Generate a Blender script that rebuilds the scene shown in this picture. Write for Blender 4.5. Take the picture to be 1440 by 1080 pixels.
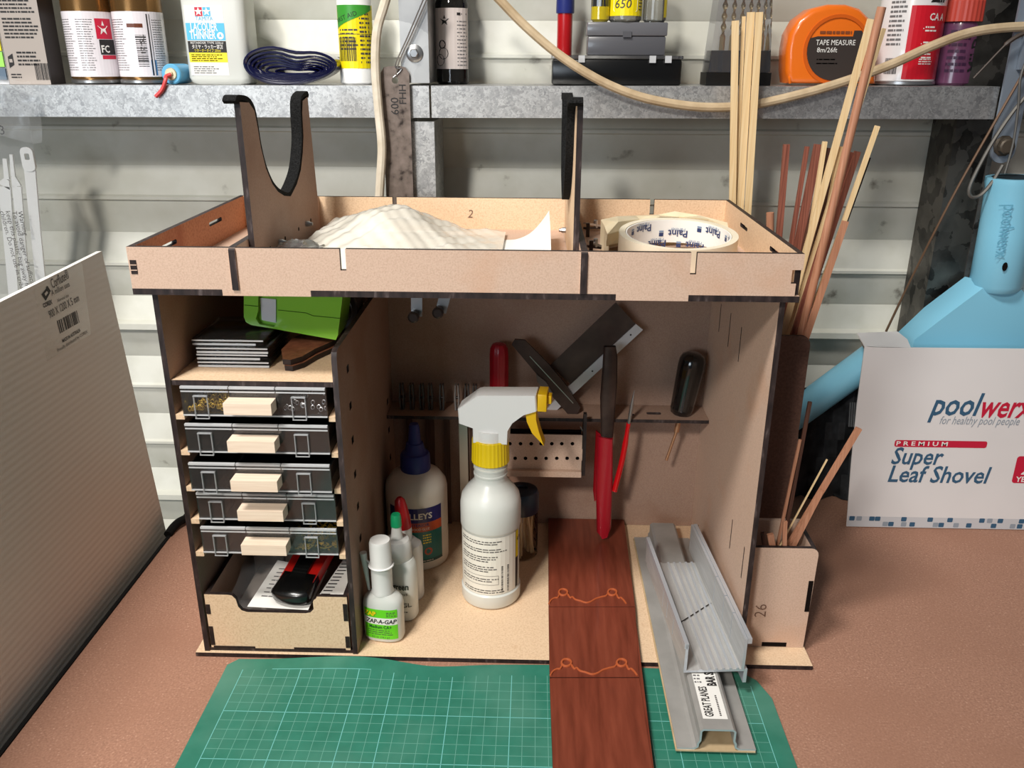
import bpy, bmesh, math, random
from mathutils import Vector, Matrix
from mathutils.geometry import tessellate_polygon
SC = bpy.context.scene
COL = SC.collection
for o in list(bpy.data.objects): bpy.data.objects.remove(o)
V = Vector
PI = math.pi

# ------------------------------------------------------------------ camera
CAM = V((0.02202, -0.56572, 0.45656))
PITCH, YAW, ROLL, FPX = 0.36195, -0.02595, 0.00536, 1198.05
_f = V((math.sin(YAW)*math.cos(PITCH), math.cos(YAW)*math.cos(PITCH), -math.sin(PITCH)))
_r0 = V((math.cos(YAW), -math.sin(YAW), 0)); _u0 = _r0.cross(_f)
_r = _r0*math.cos(ROLL) + _u0*math.sin(ROLL); _u = _u0*math.cos(ROLL) - _r0*math.sin(ROLL)
cd = bpy.data.cameras.new('camera'); cam = bpy.data.objects.new('camera', cd); COL.objects.link(cam)
cd.sensor_width = 36; cd.lens = FPX*36/1440; cd.clip_start = 0.01; cd.clip_end = 50
cam.matrix_world = Matrix(((_r.x, _u.x, -_f.x, CAM.x), (_r.y, _u.y, -_f.y, CAM.y), (_r.z, _u.z, -_f.z, CAM.z), (0, 0, 0, 1)))
SC.camera = cam

# ------------------------------------------------------------------ light
SC.view_settings.view_transform = 'Standard'
SC.view_settings.look = 'None'
SC.view_settings.exposure = 0.0
SC.view_settings.gamma = 1.0
SC.view_settings.use_curve_mapping = False
W = bpy.data.worlds.new('world'); SC.world = W; W.use_nodes = True
W.node_tree.nodes['Background'].inputs[0].default_value = (0.78, 0.88, 1.0, 1)
W.node_tree.nodes['Background'].inputs[1].default_value = 0.095
def lamp(name, kind, loc, target, power, color, **kw):
    d = bpy.data.lights.new(name, kind); d.energy = power; d.color = color
    for k, v in kw.items(): setattr(d, k, v)
    o = bpy.data.objects.new(name, d); COL.objects.link(o); o.location = loc
    o.rotation_euler = (V(target)-V(loc)).to_track_quat('-Z', 'Y').to_euler()
    return o
lamp('workshop_lamp', 'SPOT', (-0.86, -2.05, 1.78), (-0.22, 0.1, 0.15), 175, (1.0, 0.945, 0.87),
     spot_size=math.radians(38), spot_blend=1.0, shadow_soft_size=0.15)
lamp('ceiling_lamp', 'AREA', (-0.53, -0.60, 1.65), (-0.40, -0.25, 0.0), 27, (1.0, 0.965, 0.92), shape='RECTANGLE', size=0.34, size_y=0.22)
lamp('doorway_light', 'AREA', (-1.00, -1.90, 0.62), (0.05, 0.1, 0.22), 11.5, (0.80, 0.90, 1.0), shape='RECTANGLE', size=0.9, size_y=0.5)

# ------------------------------------------------------------------ pixel measurements of the photo -> points on known planes
def ray(x, y): return _f + _r*((x-720)/FPX) + _u*((540-y)/FPX)
def oz(x, y, z=0.0): d = ray(x, y); return CAM + d*((z-CAM.z)/d.z)
def oy(x, y, Y): d = ray(x, y); return CAM + d*((Y-CAM.y)/d.y)
def ox(x, y, X): d = ray(x, y); return CAM + d*((X-CAM.x)/d.x)

# ------------------------------------------------------------------ materials
def new_mat(name):
    m = bpy.data.materials.new(name); m.use_nodes = True
    nt = m.node_tree; return m, nt, nt.nodes['Principled BSDF']
def srgb(r, g, b):
    f = lambda c: c/12.92 if c <= 0.04045 else ((c+0.055)/1.055)**2.4
    return (f(r/255), f(g/255), f(b/255), 1)
def plain(name, rgb, rough=0.5, metal=0.0, spec=0.5, coat=0.0, alpha=1.0, sss=0.0):
    m, nt, b = new_mat(name)
    b.inputs['Base Color'].default_value = rgb if len(rgb) == 4 else srgb(*rgb)
    b.inputs['Roughness'].default_value = rough; b.inputs['Metallic'].default_value = metal
    b.inputs['Specular IOR Level'].default_value = spec; b.inputs['Coat Weight'].default_value = coat
    b.inputs['Alpha'].default_value = alpha
    if sss:
        b.inputs['Subsurface Weight'].default_value = sss; b.inputs['Subsurface Radius'].default_value = (0.004, 0.004, 0.004)
    return m
def noisy(name, stops, scale=30, detail=4, rough=0.6, metal=0.0, stretch=(1, 1, 1), bump=0.0, spec=0.4, second=None, coat=0.0, rough2=None):
    """noise -> colour ramp; second = (scale, colour, lo, hi) lays a second, larger stain over it"""
    m, nt, b = new_mat(name); N, L = nt.nodes, nt.links
    tc = N.new('ShaderNodeTexCoord'); mp = N.new('ShaderNodeMapping'); mp.inputs['Scale'].default_value = stretch
    L.new(tc.outputs['Object'], mp.inputs[0])
    n = N.new('ShaderNodeTexNoise'); n.inputs['Scale'].default_value = scale; n.inputs['Detail'].default_value = detail
    L.new(mp.outputs[0], n.inputs['Vector'])
    cr = N.new('ShaderNodeValToRGB'); L.new(n.outputs[0], cr.inputs[0])
    el = cr.color_ramp.elements
    while len(el) < len(stops): el.new(0.5)
    for e, (p, c) in zip(el, stops): e.position = p; e.color = srgb(*c)
    out = cr.outputs[0]
    if second:
        n2 = N.new('ShaderNodeTexNoise'); n2.inputs['Scale'].default_value = second[0]; n2.inputs['Detail'].default_value = 5
        L.new(tc.outputs['Object'], n2.inputs['Vector'])
        mr = N.new('ShaderNodeMapRange'); mr.inputs[1].default_value = second[2]; mr.inputs[2].default_value = second[3]
        L.new(n2.outputs[0], mr.inputs[0])
        mx = N.new('ShaderNodeMix'); mx.data_type = 'RGBA'
        L.new(mr.outputs[0], mx.inputs[0]); L.new(out, mx.inputs[6]); mx.inputs[7].default_value = srgb(*second[1])
        out = mx.outputs[2]
    L.new(out, b.inputs['Base Color'])
    b.inputs['Roughness'].default_value = rough; b.inputs['Metallic'].default_value = metal; b.inputs['Specular IOR Level'].default_value = spec
    b.inputs['Coat Weight'].default_value = coat
    if bump:
        bp = N.new('ShaderNodeBump'); bp.inputs['Strength'].default_value = bump; bp.inputs['Distance'].default_value = 0.001
        L.new(n.outputs[0], bp.inputs['Height']); L.new(bp.outputs[0], b.inputs['Normal'])
    return m
def clear(name, tint=(0.95, 0.96, 0.97), gloss=0.5, body=0.06, body_col=(200, 205, 210), rough=0.06):
    """thin clear plastic: mostly transparent, fresnel gloss, a little milky body"""
    m, nt, b = new_mat(name); N, L = nt.nodes, nt.links
    N.remove(b); out = N['Material Output']
    t = N.new('ShaderNodeBsdfTransparent'); t.inputs[0].default_value = (*tint, 1)
    d = N.new('ShaderNodeBsdfDiffuse'); d.inputs[0].default_value = srgb(*body_col)
    g = N.new('ShaderNodeBsdfGlossy'); g.inputs['Roughness'].default_value = rough
    m1 = N.new('ShaderNodeMixShader'); m1.inputs[0].default_value = body; L.new(t.outputs[0], m1.inputs[1]); L.new(d.outputs[0], m1.inputs[2])
    fr = N.new('ShaderNodeFresnel'); fr.inputs[0].default_value = 1.0+gloss
    m2 = N.new('ShaderNodeMixShader'); L.new(fr.outputs[0], m2.inputs[0]); L.new(m1.outputs[0], m2.inputs[1]); L.new(g.outputs[0], m2.inputs[2])
    L.new(m2.outputs[0], out.inputs[0]); return m

MDF = noisy('mdf', [(0.30, (194, 164, 143)), (0.5, (206, 176, 155)), (0.72, (213, 184, 163))], 900, 4, 0.62, spec=0.3,
            second=(16, (202, 156, 124), 0.54, 0.88))
MDF_PLY = noisy('pale_ply', [(0.30, (212, 180, 146)), (0.5, (226, 196, 162)), (0.7, (232, 204, 172))], 700, 4, 0.6, spec=0.3,
                second=(20, (194, 146, 104), 0.62, 0.9))
MDF_RED = noisy('stained_mdf', [(0.3, (160, 106, 76)), (0.5, (182, 126, 94)), (0.72, (192, 138, 104))], 500, 4, 0.6, spec=0.3,
                second=(22, (150, 84, 54), 0.55, 0.75))
MDF_BR = noisy('shaded_brown_mdf', [(0.30, (148, 120, 104)), (0.5, (157, 129, 112)), (0.72, (164, 136, 119))], 900, 4, 0.62, spec=0.3,
               second=(14, (140, 104, 84), 0.5, 0.8))  # browner bay board; also carries the shade on divider and left cradle as colour
BURNT = noisy('laser_burnt_edge', [(0.35, (30, 22, 22)), (0.6, (52, 40, 38)), (0.8, (104, 92, 90))], 260, 5, 0.55, stretch=(1, 1, 0.25), spec=0.4)
BURNT_DK = noisy('dark_burnt_edge', [(0.35, (24, 16, 15)), (0.7, (46, 32, 28))], 200, 4, 0.6)
BENCH = noisy('hardboard', [(0.28, (146, 108, 90)), (0.5, (166, 124, 103)), (0.64, (175, 132, 110)), (0.76, (214, 176, 154))], 620, 6, 0.7, spec=0.25,
              second=(9, (156, 114, 93), 0.45, 0.8), bump=0.1)
WALLM = noisy('painted_steel_cladding', [(0.25, (130, 126, 116)), (0.33, (202, 202, 190)), (0.6, (212, 212, 202))], 34, 6, 0.45, spec=0.4,
              second=(7, (192, 190, 176), 0.45, 0.75))
def galv_mat(name, hi, lo, s=60):
    m, nt, b = new_mat(name); N, L = nt.nodes, nt.links
    tc = N.new('ShaderNodeTexCoord'); v = N.new('ShaderNodeTexVoronoi'); v.inputs['Scale'].default_value = s
    n = N.new('ShaderNodeTexNoise'); n.inputs['Scale'].default_value = s*0.9; n.inputs['Detail'].default_value = 5
    L.new(tc.outputs['Object'], n.inputs['Vector'])
    ad = N.new('ShaderNodeMix'); ad.data_type = 'VECTOR'; ad.inputs[0].default_value = 0.03
    L.new(tc.outputs['Object'], ad.inputs[4]); L.new(n.outputs[1], ad.inputs[5]); L.new(ad.outputs[1], v.inputs['Vector'])
    mi = N.new('ShaderNodeMix'); mi.data_type = 'FLOAT'; mi.inputs[0].default_value = 0.55
    sp = N.new('ShaderNodeSeparateColor'); L.new(v.outputs['Color'], sp.inputs[0])
    L.new(sp.outputs[0], mi.inputs[2]); L.new(n.outputs[0], mi.inputs[3])
    cr = N.new('ShaderNodeValToRGB'); cr.color_ramp.elements[0].position = 0.25; cr.color_ramp.elements[1].position = 0.7
    cr.color_ramp.elements[0].color = srgb(*lo); cr.color_ramp.elements[1].color = srgb(*hi)
    L.new(mi.outputs[0], cr.inputs[0]); L.new(cr.outputs[0], b.inputs['Base Color'])
    b.inputs['Metallic'].default_value = 0.88; b.inputs['Roughness'].default_value = 0.46
    return m
GALV = galv_mat('galvanised_steel', (208, 208, 206), (162, 162, 162), 230)
GALV_DK = galv_mat('weathered_galvanised_steel', (112, 108, 102), (44, 42, 40), 55)
GALV_BR = galv_mat('galvanised_plate', (196, 196, 194), (158, 158, 158), 30)
STEEL = plain('steel', (178, 178, 178), 0.3, 0.9)
DKSTEEL = plain('dark_steel', (60, 52, 50), 0.35, 0.7)
ALU = noisy('aluminium', [(0.3, (186, 186, 184)), (0.7, (204, 204, 202))], 60, 3, 0.42, 0.35, stretch=(6, 0.4, 6))
ALU_LT = plain('cut_lit_aluminium', (205, 210, 216), 0.35, 0.5)  # cut ends; also paints highlights on the mitre box rims and ribs
ALU_DULL = noisy('dull_aluminium', [(0.3, (160, 158, 154)), (0.7, (178, 176, 172))], 40, 4, 0.48, 0.3)
BLACK = plain('black_plastic', (18, 18, 18), 0.3)
BLACKM = plain('matt_black', (16, 15, 15), 0.85, spec=0.2)
FOAM = noisy('black_foam', [(0.3, (14, 14, 14)), (0.7, (38, 38, 38))], 900, 3, 0.95, spec=0.1, bump=0.4)
WHITE = plain('white_plastic', (236, 236, 234), 0.35, sss=0.1)
PAPER = plain('white_paper', (238, 236, 230), 0.7)
CARD = noisy('white_card', [(0.3, (228, 225, 223)), (0.7, (234, 231, 229))], 12, 2, 0.5, spec=0.35)
INK = plain('black_ink', (34, 32, 32), 0.6)
GREYINK = plain('grey_ink', (110, 108, 108), 0.6)
PENCIL = plain('pencil', (112, 82, 66), 0.6)
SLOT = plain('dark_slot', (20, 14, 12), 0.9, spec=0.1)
BASS = noisy('basswood', [(0.3, (224, 190, 138)), (0.7, (240, 214, 168))], 120, 3, 0.55, stretch=(6, 6, 0.15))
BASS_BLOCK = noisy('basswood_block', [(0.3, (232, 208, 184)), (0.7, (244, 224, 202))], 100, 3, 0.55, stretch=(0.3, 4, 6))
REDWOOD = noisy('red_hardwood', [(0.3, (104, 56, 44)), (0.7, (152, 92, 74))], 160, 3, 0.55, stretch=(6, 6, 0.12))
DARKWOOD = noisy('dark_walnut', [(0.3, (62, 38, 30)), (0.7, (98, 64, 50))], 160, 3, 0.55, stretch=(6, 6, 0.12))
BEECH = noisy('beech_dowel', [(0.3, (170, 116, 88)), (0.7, (196, 142, 112))], 140, 3, 0.5, stretch=(5, 5, 0.15))
MAHOG = noisy('mahogany_board', [(0.25, (98, 44, 29)), (0.5, (118, 56, 39)), (0.75, (132, 66, 47))], 40, 5, 0.38, stretch=(5, 0.5, 1), spec=0.45, coat=0.15)
MAHOG_ED = plain('lit_mahogany_edge', (176, 88, 48), 0.5)  # orange tone paints the light caught by the raised carving
CLEAR = clear('clear_plastic', tint=(.985, .985, .99), gloss=0.36, body=0.012)
CLEAR_RIM = clear('clear_plastic_edge', tint=(.98, .98, .98), gloss=0.5, body=0.50, body_col=(246, 248, 250), rough=.15)  # milky white for edge scatter, with rim highlights put into the colour
CLIPPL = clear('clear_clip_plastic', gloss=0.5, body=0.30, body_col=(240, 242, 244), rough=.15)
PANE = clear('clear_front_plastic', tint=(.97, .97, .975), gloss=0.45, body=0.02, body_col=(235, 230, 226), rough=.12)
SMOKE = clear('smoky_plastic', tint=(0.80, 0.80, 0.82), gloss=0.45, body=0.12, body_col=(150, 150, 154))
FILM = clear('plastic_film', tint=(0.99, 0.99, 0.99), gloss=0.4, body=0.07, body_col=(235, 236, 238), rough=0.18)
FROST = plain('frosted_plastic', (214, 216, 210), 0.32, sss=0.25)
LIDBLUE = plain('pale_blue_plastic', (138, 206, 232), 0.34)
RED = plain('red_plastic', (176, 20, 26), 0.3)
YEL = plain('yellow_plastic', (240, 206, 20), 0.4)
BLUEDK = plain('navy_plastic', (38, 48, 118), 0.4)

# ------------------------------------------------------------------ mesh builder
class MB:
    def __init__(s): s.v, s.f, s.m = [], [], []
    def add(s, vs, fs, mi=0, T=None):
        b = len(s.v); s.v += [(T @ V(p)) if T else V(p) for p in vs]
        for k, f in enumerate(fs): s.f.append([i+b for i in f]); s.m.append(mi if isinstance(mi, int) else mi[k])
        return s
    def box(s, x0, x1, y0, y1, z0, z1, mi=0, T=None, bev=0.0):
        if bev:
            bm = bmesh.new(); bmesh.ops.create_cube(bm, size=1)
            for v in bm.verts: v.co = V(((x0+x1)/2+v.co.x*(x1-x0), (y0+y1)/2+v.co.y*(y1-y0), (z0+z1)/2+v.co.z*(z1-z0)))
            bmesh.ops.bevel(bm, geom=bm.edges[:], offset=bev, segments=2, affect='EDGES', profile=0.5)
            bm.verts.index_update(); s.add([v.co.copy() for v in bm.verts], [[v.index for v in f.verts] for f in bm.faces], mi, T); bm.free(); return s
        return s.add([(x, y, z) for z in (z0, z1) for y in (y0, y1) for x in (x0, x1)],
                     [(0, 2, 3, 1), (4, 5, 7, 6), (0, 1, 5, 4), (2, 6, 7, 3), (0, 4, 6, 2), (1, 3, 7, 5)], mi, T)
    def bar(s, a, b, w, h, up=(0, -1, 0), mi=0, w2=None, h2=None):
        a, b = V(a), V(b); d = (b-a).normalized(); sx = d.cross(V(up)).normalized(); sy = sx.cross(d).normalized()
        w2 = w if w2 is None else w2; h2 = h if h2 is None else h2
        vs = [p+sx*i*ww/2+sy*j*hh/2 for p, ww, hh in ((a, w, h), (b, w2, h2)) for i, j in ((-1, -1), (1, -1), (1, 1), (-1, 1))]
        return s.add(vs, [(0, 3, 2, 1), (4, 5, 6, 7), (0, 1, 5, 4), (1, 2, 6, 5), (2, 3, 7, 6), (3, 0, 4, 7)], mi)
    def rings(s, rs, mi=0, cap=True, closed=True):
        n = len(rs[0]); b = len(s.v)
        for r in rs: s.v += [V(p) for p in r]
        for k in range(len(rs)-1):
            for i in range(n if closed else n-1):
                j = (i+1) % n; s.f.append([b+k*n+i, b+k*n+j, b+(k+1)*n+j, b+(k+1)*n+i]); s.m.append(mi)
        if cap and closed:
            s.f.append([b+i for i in range(n)][::-1]); s.m.append(mi)
            s.f.append([b+(len(rs)-1)*n+i for i in range(n)]); s.m.append(mi)
        return s
    def tube(s, path, r, n=8, mi=0, flat=1.0, up=(0, 0, 1)):
        path = [V(p) for p in path]; rs = []; a = None
        for i, p in enumerate(path):
            d = (path[min(i+1, len(path)-1)]-path[max(i-1, 0)]).normalized()
            if a is None:
                u = V(up) if abs(d.dot(V(up))) < 0.95 else V((1, 0, 0)) if abs(d.x) < 0.9 else V((0, 1, 0)); a = d.cross(u).normalized()
            a = (a-d*a.dot(d)).normalized(); c = a.cross(d).normalized()
            rr = r[i] if isinstance(r, (list, tuple)) else r
            rs.append([p+a*rr*math.cos(2*PI*k/n)+c*rr*flat*math.sin(2*PI*k/n) for k in range(n)])
        return s.rings(rs, mi)
    def lathe(s, prof, n=32, c=(0, 0, 0), mi=0, sx=1.0, sy=1.0, T=None, cap=True):
        """prof: (r, z) bottom to top; mi may be a list per band"""
        b = len(s.v); c = V(c)
        for r, z in prof:
            for k in range(n):
                p = V((r*sx*math.cos(2*PI*k/n), r*sy*math.sin(2*PI*k/n), z))+c
                s.v.append(T @ p if T else p)
        for q in range(len(prof)-1):
            for i in range(n):
                j = (i+1) % n; s.f.append([b+q*n+i, b+q*n+j, b+(q+1)*n+j, b+(q+1)*n+i]); s.m.append(mi if isinstance(mi, int) else mi[q])
        if cap:
            s.f.append([b+i for i in range(n)][::-1]); s.m.append(mi if isinstance(mi, int) else mi[0])
            s.f.append([b+(len(prof)-1)*n+i for i in range(n)]); s.m.append(mi if isinstance(mi, int) else mi[-1])
        return s
    def prism(s, poly, o, u, v, n, holes=(), mf=0, me=1):
        """2-D outline (with holes) in frame o,u,v thickened by the vector n; faces mf, cut edges me"""
        o, u, v, n = V(o), V(u), V(v), V(n)
        loops = [list(poly)]+[list(h) for h in holes]
        flat = [p for l in loops for p in l]; b = len(s.v); N = len(flat)
        P = [o+u*p[0]+v*p[1] for p in flat]
        s.v += P+[p+n for p in P]
        if len(loops) == 1 and len(poly) == 4: tris = [(0, 1, 2, 3)]
        else: tris = tessellate_polygon([[V((p[0], p[1], 0)) for p in l] for l in loops])
        for t in tris:
            s.f.append([b+i for i in t]); s.m.append(mf); s.f.append([b+N+i for i in reversed(t)]); s.m.append(mf)
        k = 0
        for l in loops:
            for i in range(len(l)):
                j = (i+1) % len(l); s.f.append([b+k+i, b+k+j, b+N+k+j, b+N+k+i]); s.m.append(me)
            k += len(l)
        return s
    def mesh(s, name, mats, off=V((0, 0, 0)), smooth=35):
        me = bpy.data.meshes.new(name)
        me.from_pydata([tuple(p-off) for p in s.v], [], s.f)
        for m in (mats if isinstance(mats, (list, tuple)) else [mats]): me.materials.append(m)
        me.polygons.foreach_set('material_index', s.m)
        bm = bmesh.new(); bm.from_mesh(me); bmesh.ops.recalc_face_normals(bm, faces=bm.faces[:]); bm.to_mesh(me); bm.free()
        if smooth:
            me.polygons.foreach_set('use_smooth', [True]*len(me.polygons)); me.set_sharp_from_angle(angle=math.radians(smooth))
        return me

LOCAL = set()
def thing(name, label, cat, loc=(0, 0, 0), rz=0.0, group=None, local=False):
    o = bpy.data.objects.new(name, None); COL.objects.link(o); o.location = loc; o.rotation_euler = (0, 0, rz); o.empty_display_size = 0.01
    o['label'] = label; o['category'] = cat
    if group: o['group'] = group
    if local or rz: LOCAL.add(o.name)
    return o
def part(name, mb, mats, parent, label=None, kind=None, smooth=35):
    root = parent
    while root.parent: root = root.parent
    off = V((0, 0, 0)) if root.name in LOCAL else V(root.location)
    o = bpy.data.objects.new(name, mb.mesh(name, mats, off, smooth)); COL.objects.link(o); o.parent = parent
    if label: o['label'] = label
    if kind: o['kind'] = kind
    return o
def single(name, mb, mats, label, cat, base, group=None, kind=None, smooth=35):
    base = V(base); o = bpy.data.objects.new(name, mb.mesh(name, mats, base, smooth)); COL.objects.link(o); o.location = base
    o['label'] = label; o['category'] = cat
    if group: o['group'] = group
    if kind: o['kind'] = kind
    return o
def struct(name, mb, mats, label, smooth=35):
    o = bpy.data.objects.new(name, mb.mesh(name, mats, V((0, 0, 0)), smooth)); COL.objects.link(o); o['kind'] = 'structure'; o['label'] = label
    return o
def copy_tree(o, loc=None, parent=None, label=None):
    c = o.copy(); COL.objects.link(c)
    if parent: c.parent = parent
    if loc is not None: c.location = loc
    if label: c['label'] = label
    if o.name in LOCAL: LOCAL.add(c.name)
    for ch in list(o.children): copy_tree(ch, parent=c)
    return c
def smooth_path(pts, n=8):
    pts = [V(p) for p in pts]; out = []
    for i in range(len(pts)-1):
        p0, p1, p2, p3 = pts[max(i-1, 0)], pts[i], pts[i+1], pts[min(i+2, len(pts)-1)]
        for k in range(n):
            t = k/n; out.append(0.5*((2*p1)+(p2-p0)*t+(2*p0-5*p1+4*p2-p3)*t*t+(3*p1-p0-3*p2+p3)*t*t*t))
    out.append(pts[-1]); return out
def circle(cx, cy, r, n=12): return [(cx+r*math.cos(2*PI*k/n), cy+r*math.sin(2*PI*k/n)) for k in range(n)]
def rect(x0, x1, y0, y1): return [(x0, y0), (x1, y0), (x1, y1), (x0, y1)]
def rrect(x0, x1, y0, y1, r, n=4):
    return [(cx+r*math.cos(a0+PI/2*k/n), cy+r*math.sin(a0+PI/2*k/n)) for cx, cy, a0 in ((x1-r, y1-r, 0), (x0+r, y1-r, PI/2), (x0+r, y0+r, PI), (x1-r, y0+r, 1.5*PI)) for k in range(n+1)]

_fc = {}
def glyphs(s, bold=0.0):
    """flat outline of a line of text, height about 1, from Blender's own font"""
    if (s, bold) not in _fc:
        c = bpy.data.curves.new('t', 'FONT'); c.body = s; c.size = 1.0; c.offset = bold; c.resolution_u = 2; c.fill_mode = 'FRONT'
        o = bpy.data.objects.new('t', c); COL.objects.link(o)
        me = bpy.data.meshes.new_from_object(o)
        _fc[(s, bold)] = ([(v.co.x, v.co.y) for v in me.vertices], [tuple(p.vertices) for p in me.polygons])
        bpy.data.objects.remove(o); bpy.data.meshes.remove(me); bpy.data.curves.remove(c)
    return _fc[(s, bold)]
class Print:
    """flat print on a surface: f(a, b, h) -> point"""
    def __init__(s, f, parent, step=0.004): s.f, s.parent, s.step, s.d = f, parent, step, {}
    def mb(s, mat, h): return s.d.setdefault((mat.name, h), (MB(), mat))[0]
    def rect(s, a0, a1, b0, b1, mat, h=1):
        n = max(1, int(abs(a1-a0)/s.step)); m = s.mb(mat, h); H = h*0.00012
        vs = [s.f(a0+(a1-a0)*i/n, b, H) for i in range(n+1) for b in (b0, b1)]
        m.add(vs, [(2*i, 2*i+2, 2*i+3, 2*i+1) for i in range(n)]); return s
    def poly(s, pts, mat, h=2):
        m = s.mb(mat, h); m.add([s.f(a, b, h*0.00012) for a, b in pts], [tuple(t) for t in tessellate_polygon([[V((a, b, 0)) for a, b in pts]])]); return s
    def text(s, t, a, b, size, mat, h=3, align='C', xs=1.0, shear=0.0, bold=0.0, rot=0.0, fit=None):
        vs, fs = glyphs(t, bold)
        if not vs: return s
        x0 = min(v[0] for v in vs); x1 = max(v[0] for v in vs)
        if fit: xs = fit/((x1-x0)*size)
        ox_ = {'C': (x0+x1)/2, 'L': x0, 'R': x1}[align]; c, sn = math.cos(rot), math.sin(rot); out = []
        for x, y in vs:
            X = (x-ox_)*size*xs+shear*y*size; Y = y*size; out.append(s.f(a+X*c-Y*sn, b+X*sn+Y*c, h*0.00012))
        s.mb(mat, h).add(out, fs); return s
    def lines(s, a0, a1, b0, b1, n, mat, h=2, thick=0.45, seed=1, ragged=0.25):
        """illegible small print: broken strips"""
        rn = random.Random(seed); st = (b1-b0)/n
        for k in range(n):
            y = b0+st*(k+0.3); e = a1-(a1-a0)*ragged*rn.random(); x = a0
            while x < e-0.0005:
                w = min(e-x, rn.uniform(0.0012, 0.006)*(1 if a1-a0 > 0.01 else 0.4)); s.rect(x, x+w, y, y+st*thick, mat, h); x += w+0.0007
        return s
    def bars(s, a0, a1, b0, b1, n, mat, h=2, seed=3, vertical=True):
        rn = random.Random(seed); L = (a1-a0) if vertical else (b1-b0); x = 0
        while x < L-0.0003:
            w = rn.uniform(0.3, 1.3)*L/n/2
            w = min(w, L-x)
            if vertical: s.rect(a0+x, a0+x+w, b0, b1, mat, h)
            else: s.rect(a0, a1, b0+x, b0+x+w, mat, h)
            x += w+rn.uniform(0.4, 1.0)*L/n/2
        return s
    def done(s, name='label_print'):
        for (mn, h), (m, mat) in s.d.items():
            part(name if h > 1 else 'label', m, mat, s.parent, smooth=0)
def flat(o, u, v, flip=1):
    o, u, v = V(o), V(u).normalized(), V(v).normalized(); n = u.cross(v)*flip
    return lambda a, b, h: o+u*a+v*b+n*h
def cyl(c, rx, ry=None, ang=0.0):
    """a runs along the girth from the front (facing -y), b is height"""
    c = V(c); ry = ry or rx
    def f(a, b, h):
        t = ang+a/((rx+ry)/2); return V((c.x+(rx+h+0.0001)*math.sin(t), c.y-(ry+h+0.0001)*math.cos(t), c.z+b))
    return f
rnd = random.Random(7)

# ================================================================== SETTING
T = 0.004
mb = MB(); PITCH_W = 0.0724; z = -0.80; YW = 0.36
prof = []
k = -16
while True:
    zt = 0.3865+0.0724*k
    if zt > 1.1: break
    if zt > -0.82:
        lap = 0.16 < zt < 0.20 or -0.06 < zt < -0.03
        lp = 0.0135 if lap else 0.0075
        prof += [(YW-0.004, zt-0.0005), (YW-lp, zt+0.0010), (YW-lp, zt+(0.0075 if lap else 0.0040)), (YW-0.0045, zt+(0.010 if lap else 0.006)), (YW+0.0045, zt+0.036), (YW+0.0035, zt+0.038), (YW-0.0035, zt+0.068)]
    k += 1
prof = [(y, z) for y, z in prof]
xs_ = [-1.3+2.8*i/8 for i in range(9)]
mb.rings([[(x, y, z) for y, z in prof] for x in xs_], closed=False, cap=False)
mb.rings([[(x, YW+0.02, prof[0][1]), (x, YW+0.02, prof[-1][1])] for x in (-1.3, 1.5)], closed=False, cap=False)
struct('wall_back', mb, WALLM, 'off-white ribbed steel cladding of the shed wall', smooth=20)
mb = MB().box(-1.3, 1.5, -2.6, 0.38, -0.82, -0.80)
struct('floor', mb, noisy('concrete', [(0.3, (120, 118, 114)), (0.7, (150, 148, 142))], 12), 'grey concrete shed floor')

def post(name, x0, x1, y0, y1, z0, z1, m, label, lean=0.0):
    mb = MB()
    # a C-section stud: web at the front, flanges running back
    for a, b, c, d in ((x0, x1, y0, y0+0.003), (x0, x0+0.003, y0+0.003, y1), (x1-0.003, x1, y0+0.003, y1)):
        vs = [(x+lean*zz, y, zz) for zz in (z0, z1) for y in (c, d) for x in (a, b)]
        mb.add(vs, [(0, 2, 3, 1), (4, 5, 7, 6), (0, 1, 5, 4), (2, 6, 7, 3), (0, 4, 6, 2), (1, 3, 7, 5)])
    return struct(name, mb, m, label, 0)
post('trim_1', -0.104, -0.0748, 0.273, 0.351, -0.80, 0.403, GALV, 'galvanised steel stud below the shelf beam')
p_ = post('trim_2', -0.1035, -0.0775, 0.268, 0.351, 0.4375, 0.95, GALV_BR, 'smooth galvanised bracket plate bolted above the shelf beam')
bolt = oy(583, 75, 0.268)
mb = MB(); Tm = Matrix.Translation(bolt) @ Matrix.Rotation(PI/2, 4, 'X')
mb.lathe([(0.0078, 0), (0.0078, 0.0012), (0.0058, 0.0022)], 24, T=Tm); mb.lathe([(0.0042, 0.0022), (0.0042, 0.0055), (0.0034, 0.0062)], 6, T=Tm)
part('bolt', mb, STEEL, p_)
ST0, ST1 = oy(1345, 175, 0.300).x, oy(1401, 190, 0.300).x
post('trim_3', ST0, ST1, 0.300, 0.352, -0.80, 0.95, GALV_DK, 'dark weathered steel stud at the right end of the shelf beam')
stud_ = bpy.data.objects['trim_3']; part('flange_edge', MB().box(ST1-.0045, ST1, .2988, .3000, -.80, .40), galv_mat('lit_edge', (150, 148, 144), (70, 68, 66), 90), stud_)  # paler strip paints the light on the right flange

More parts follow.
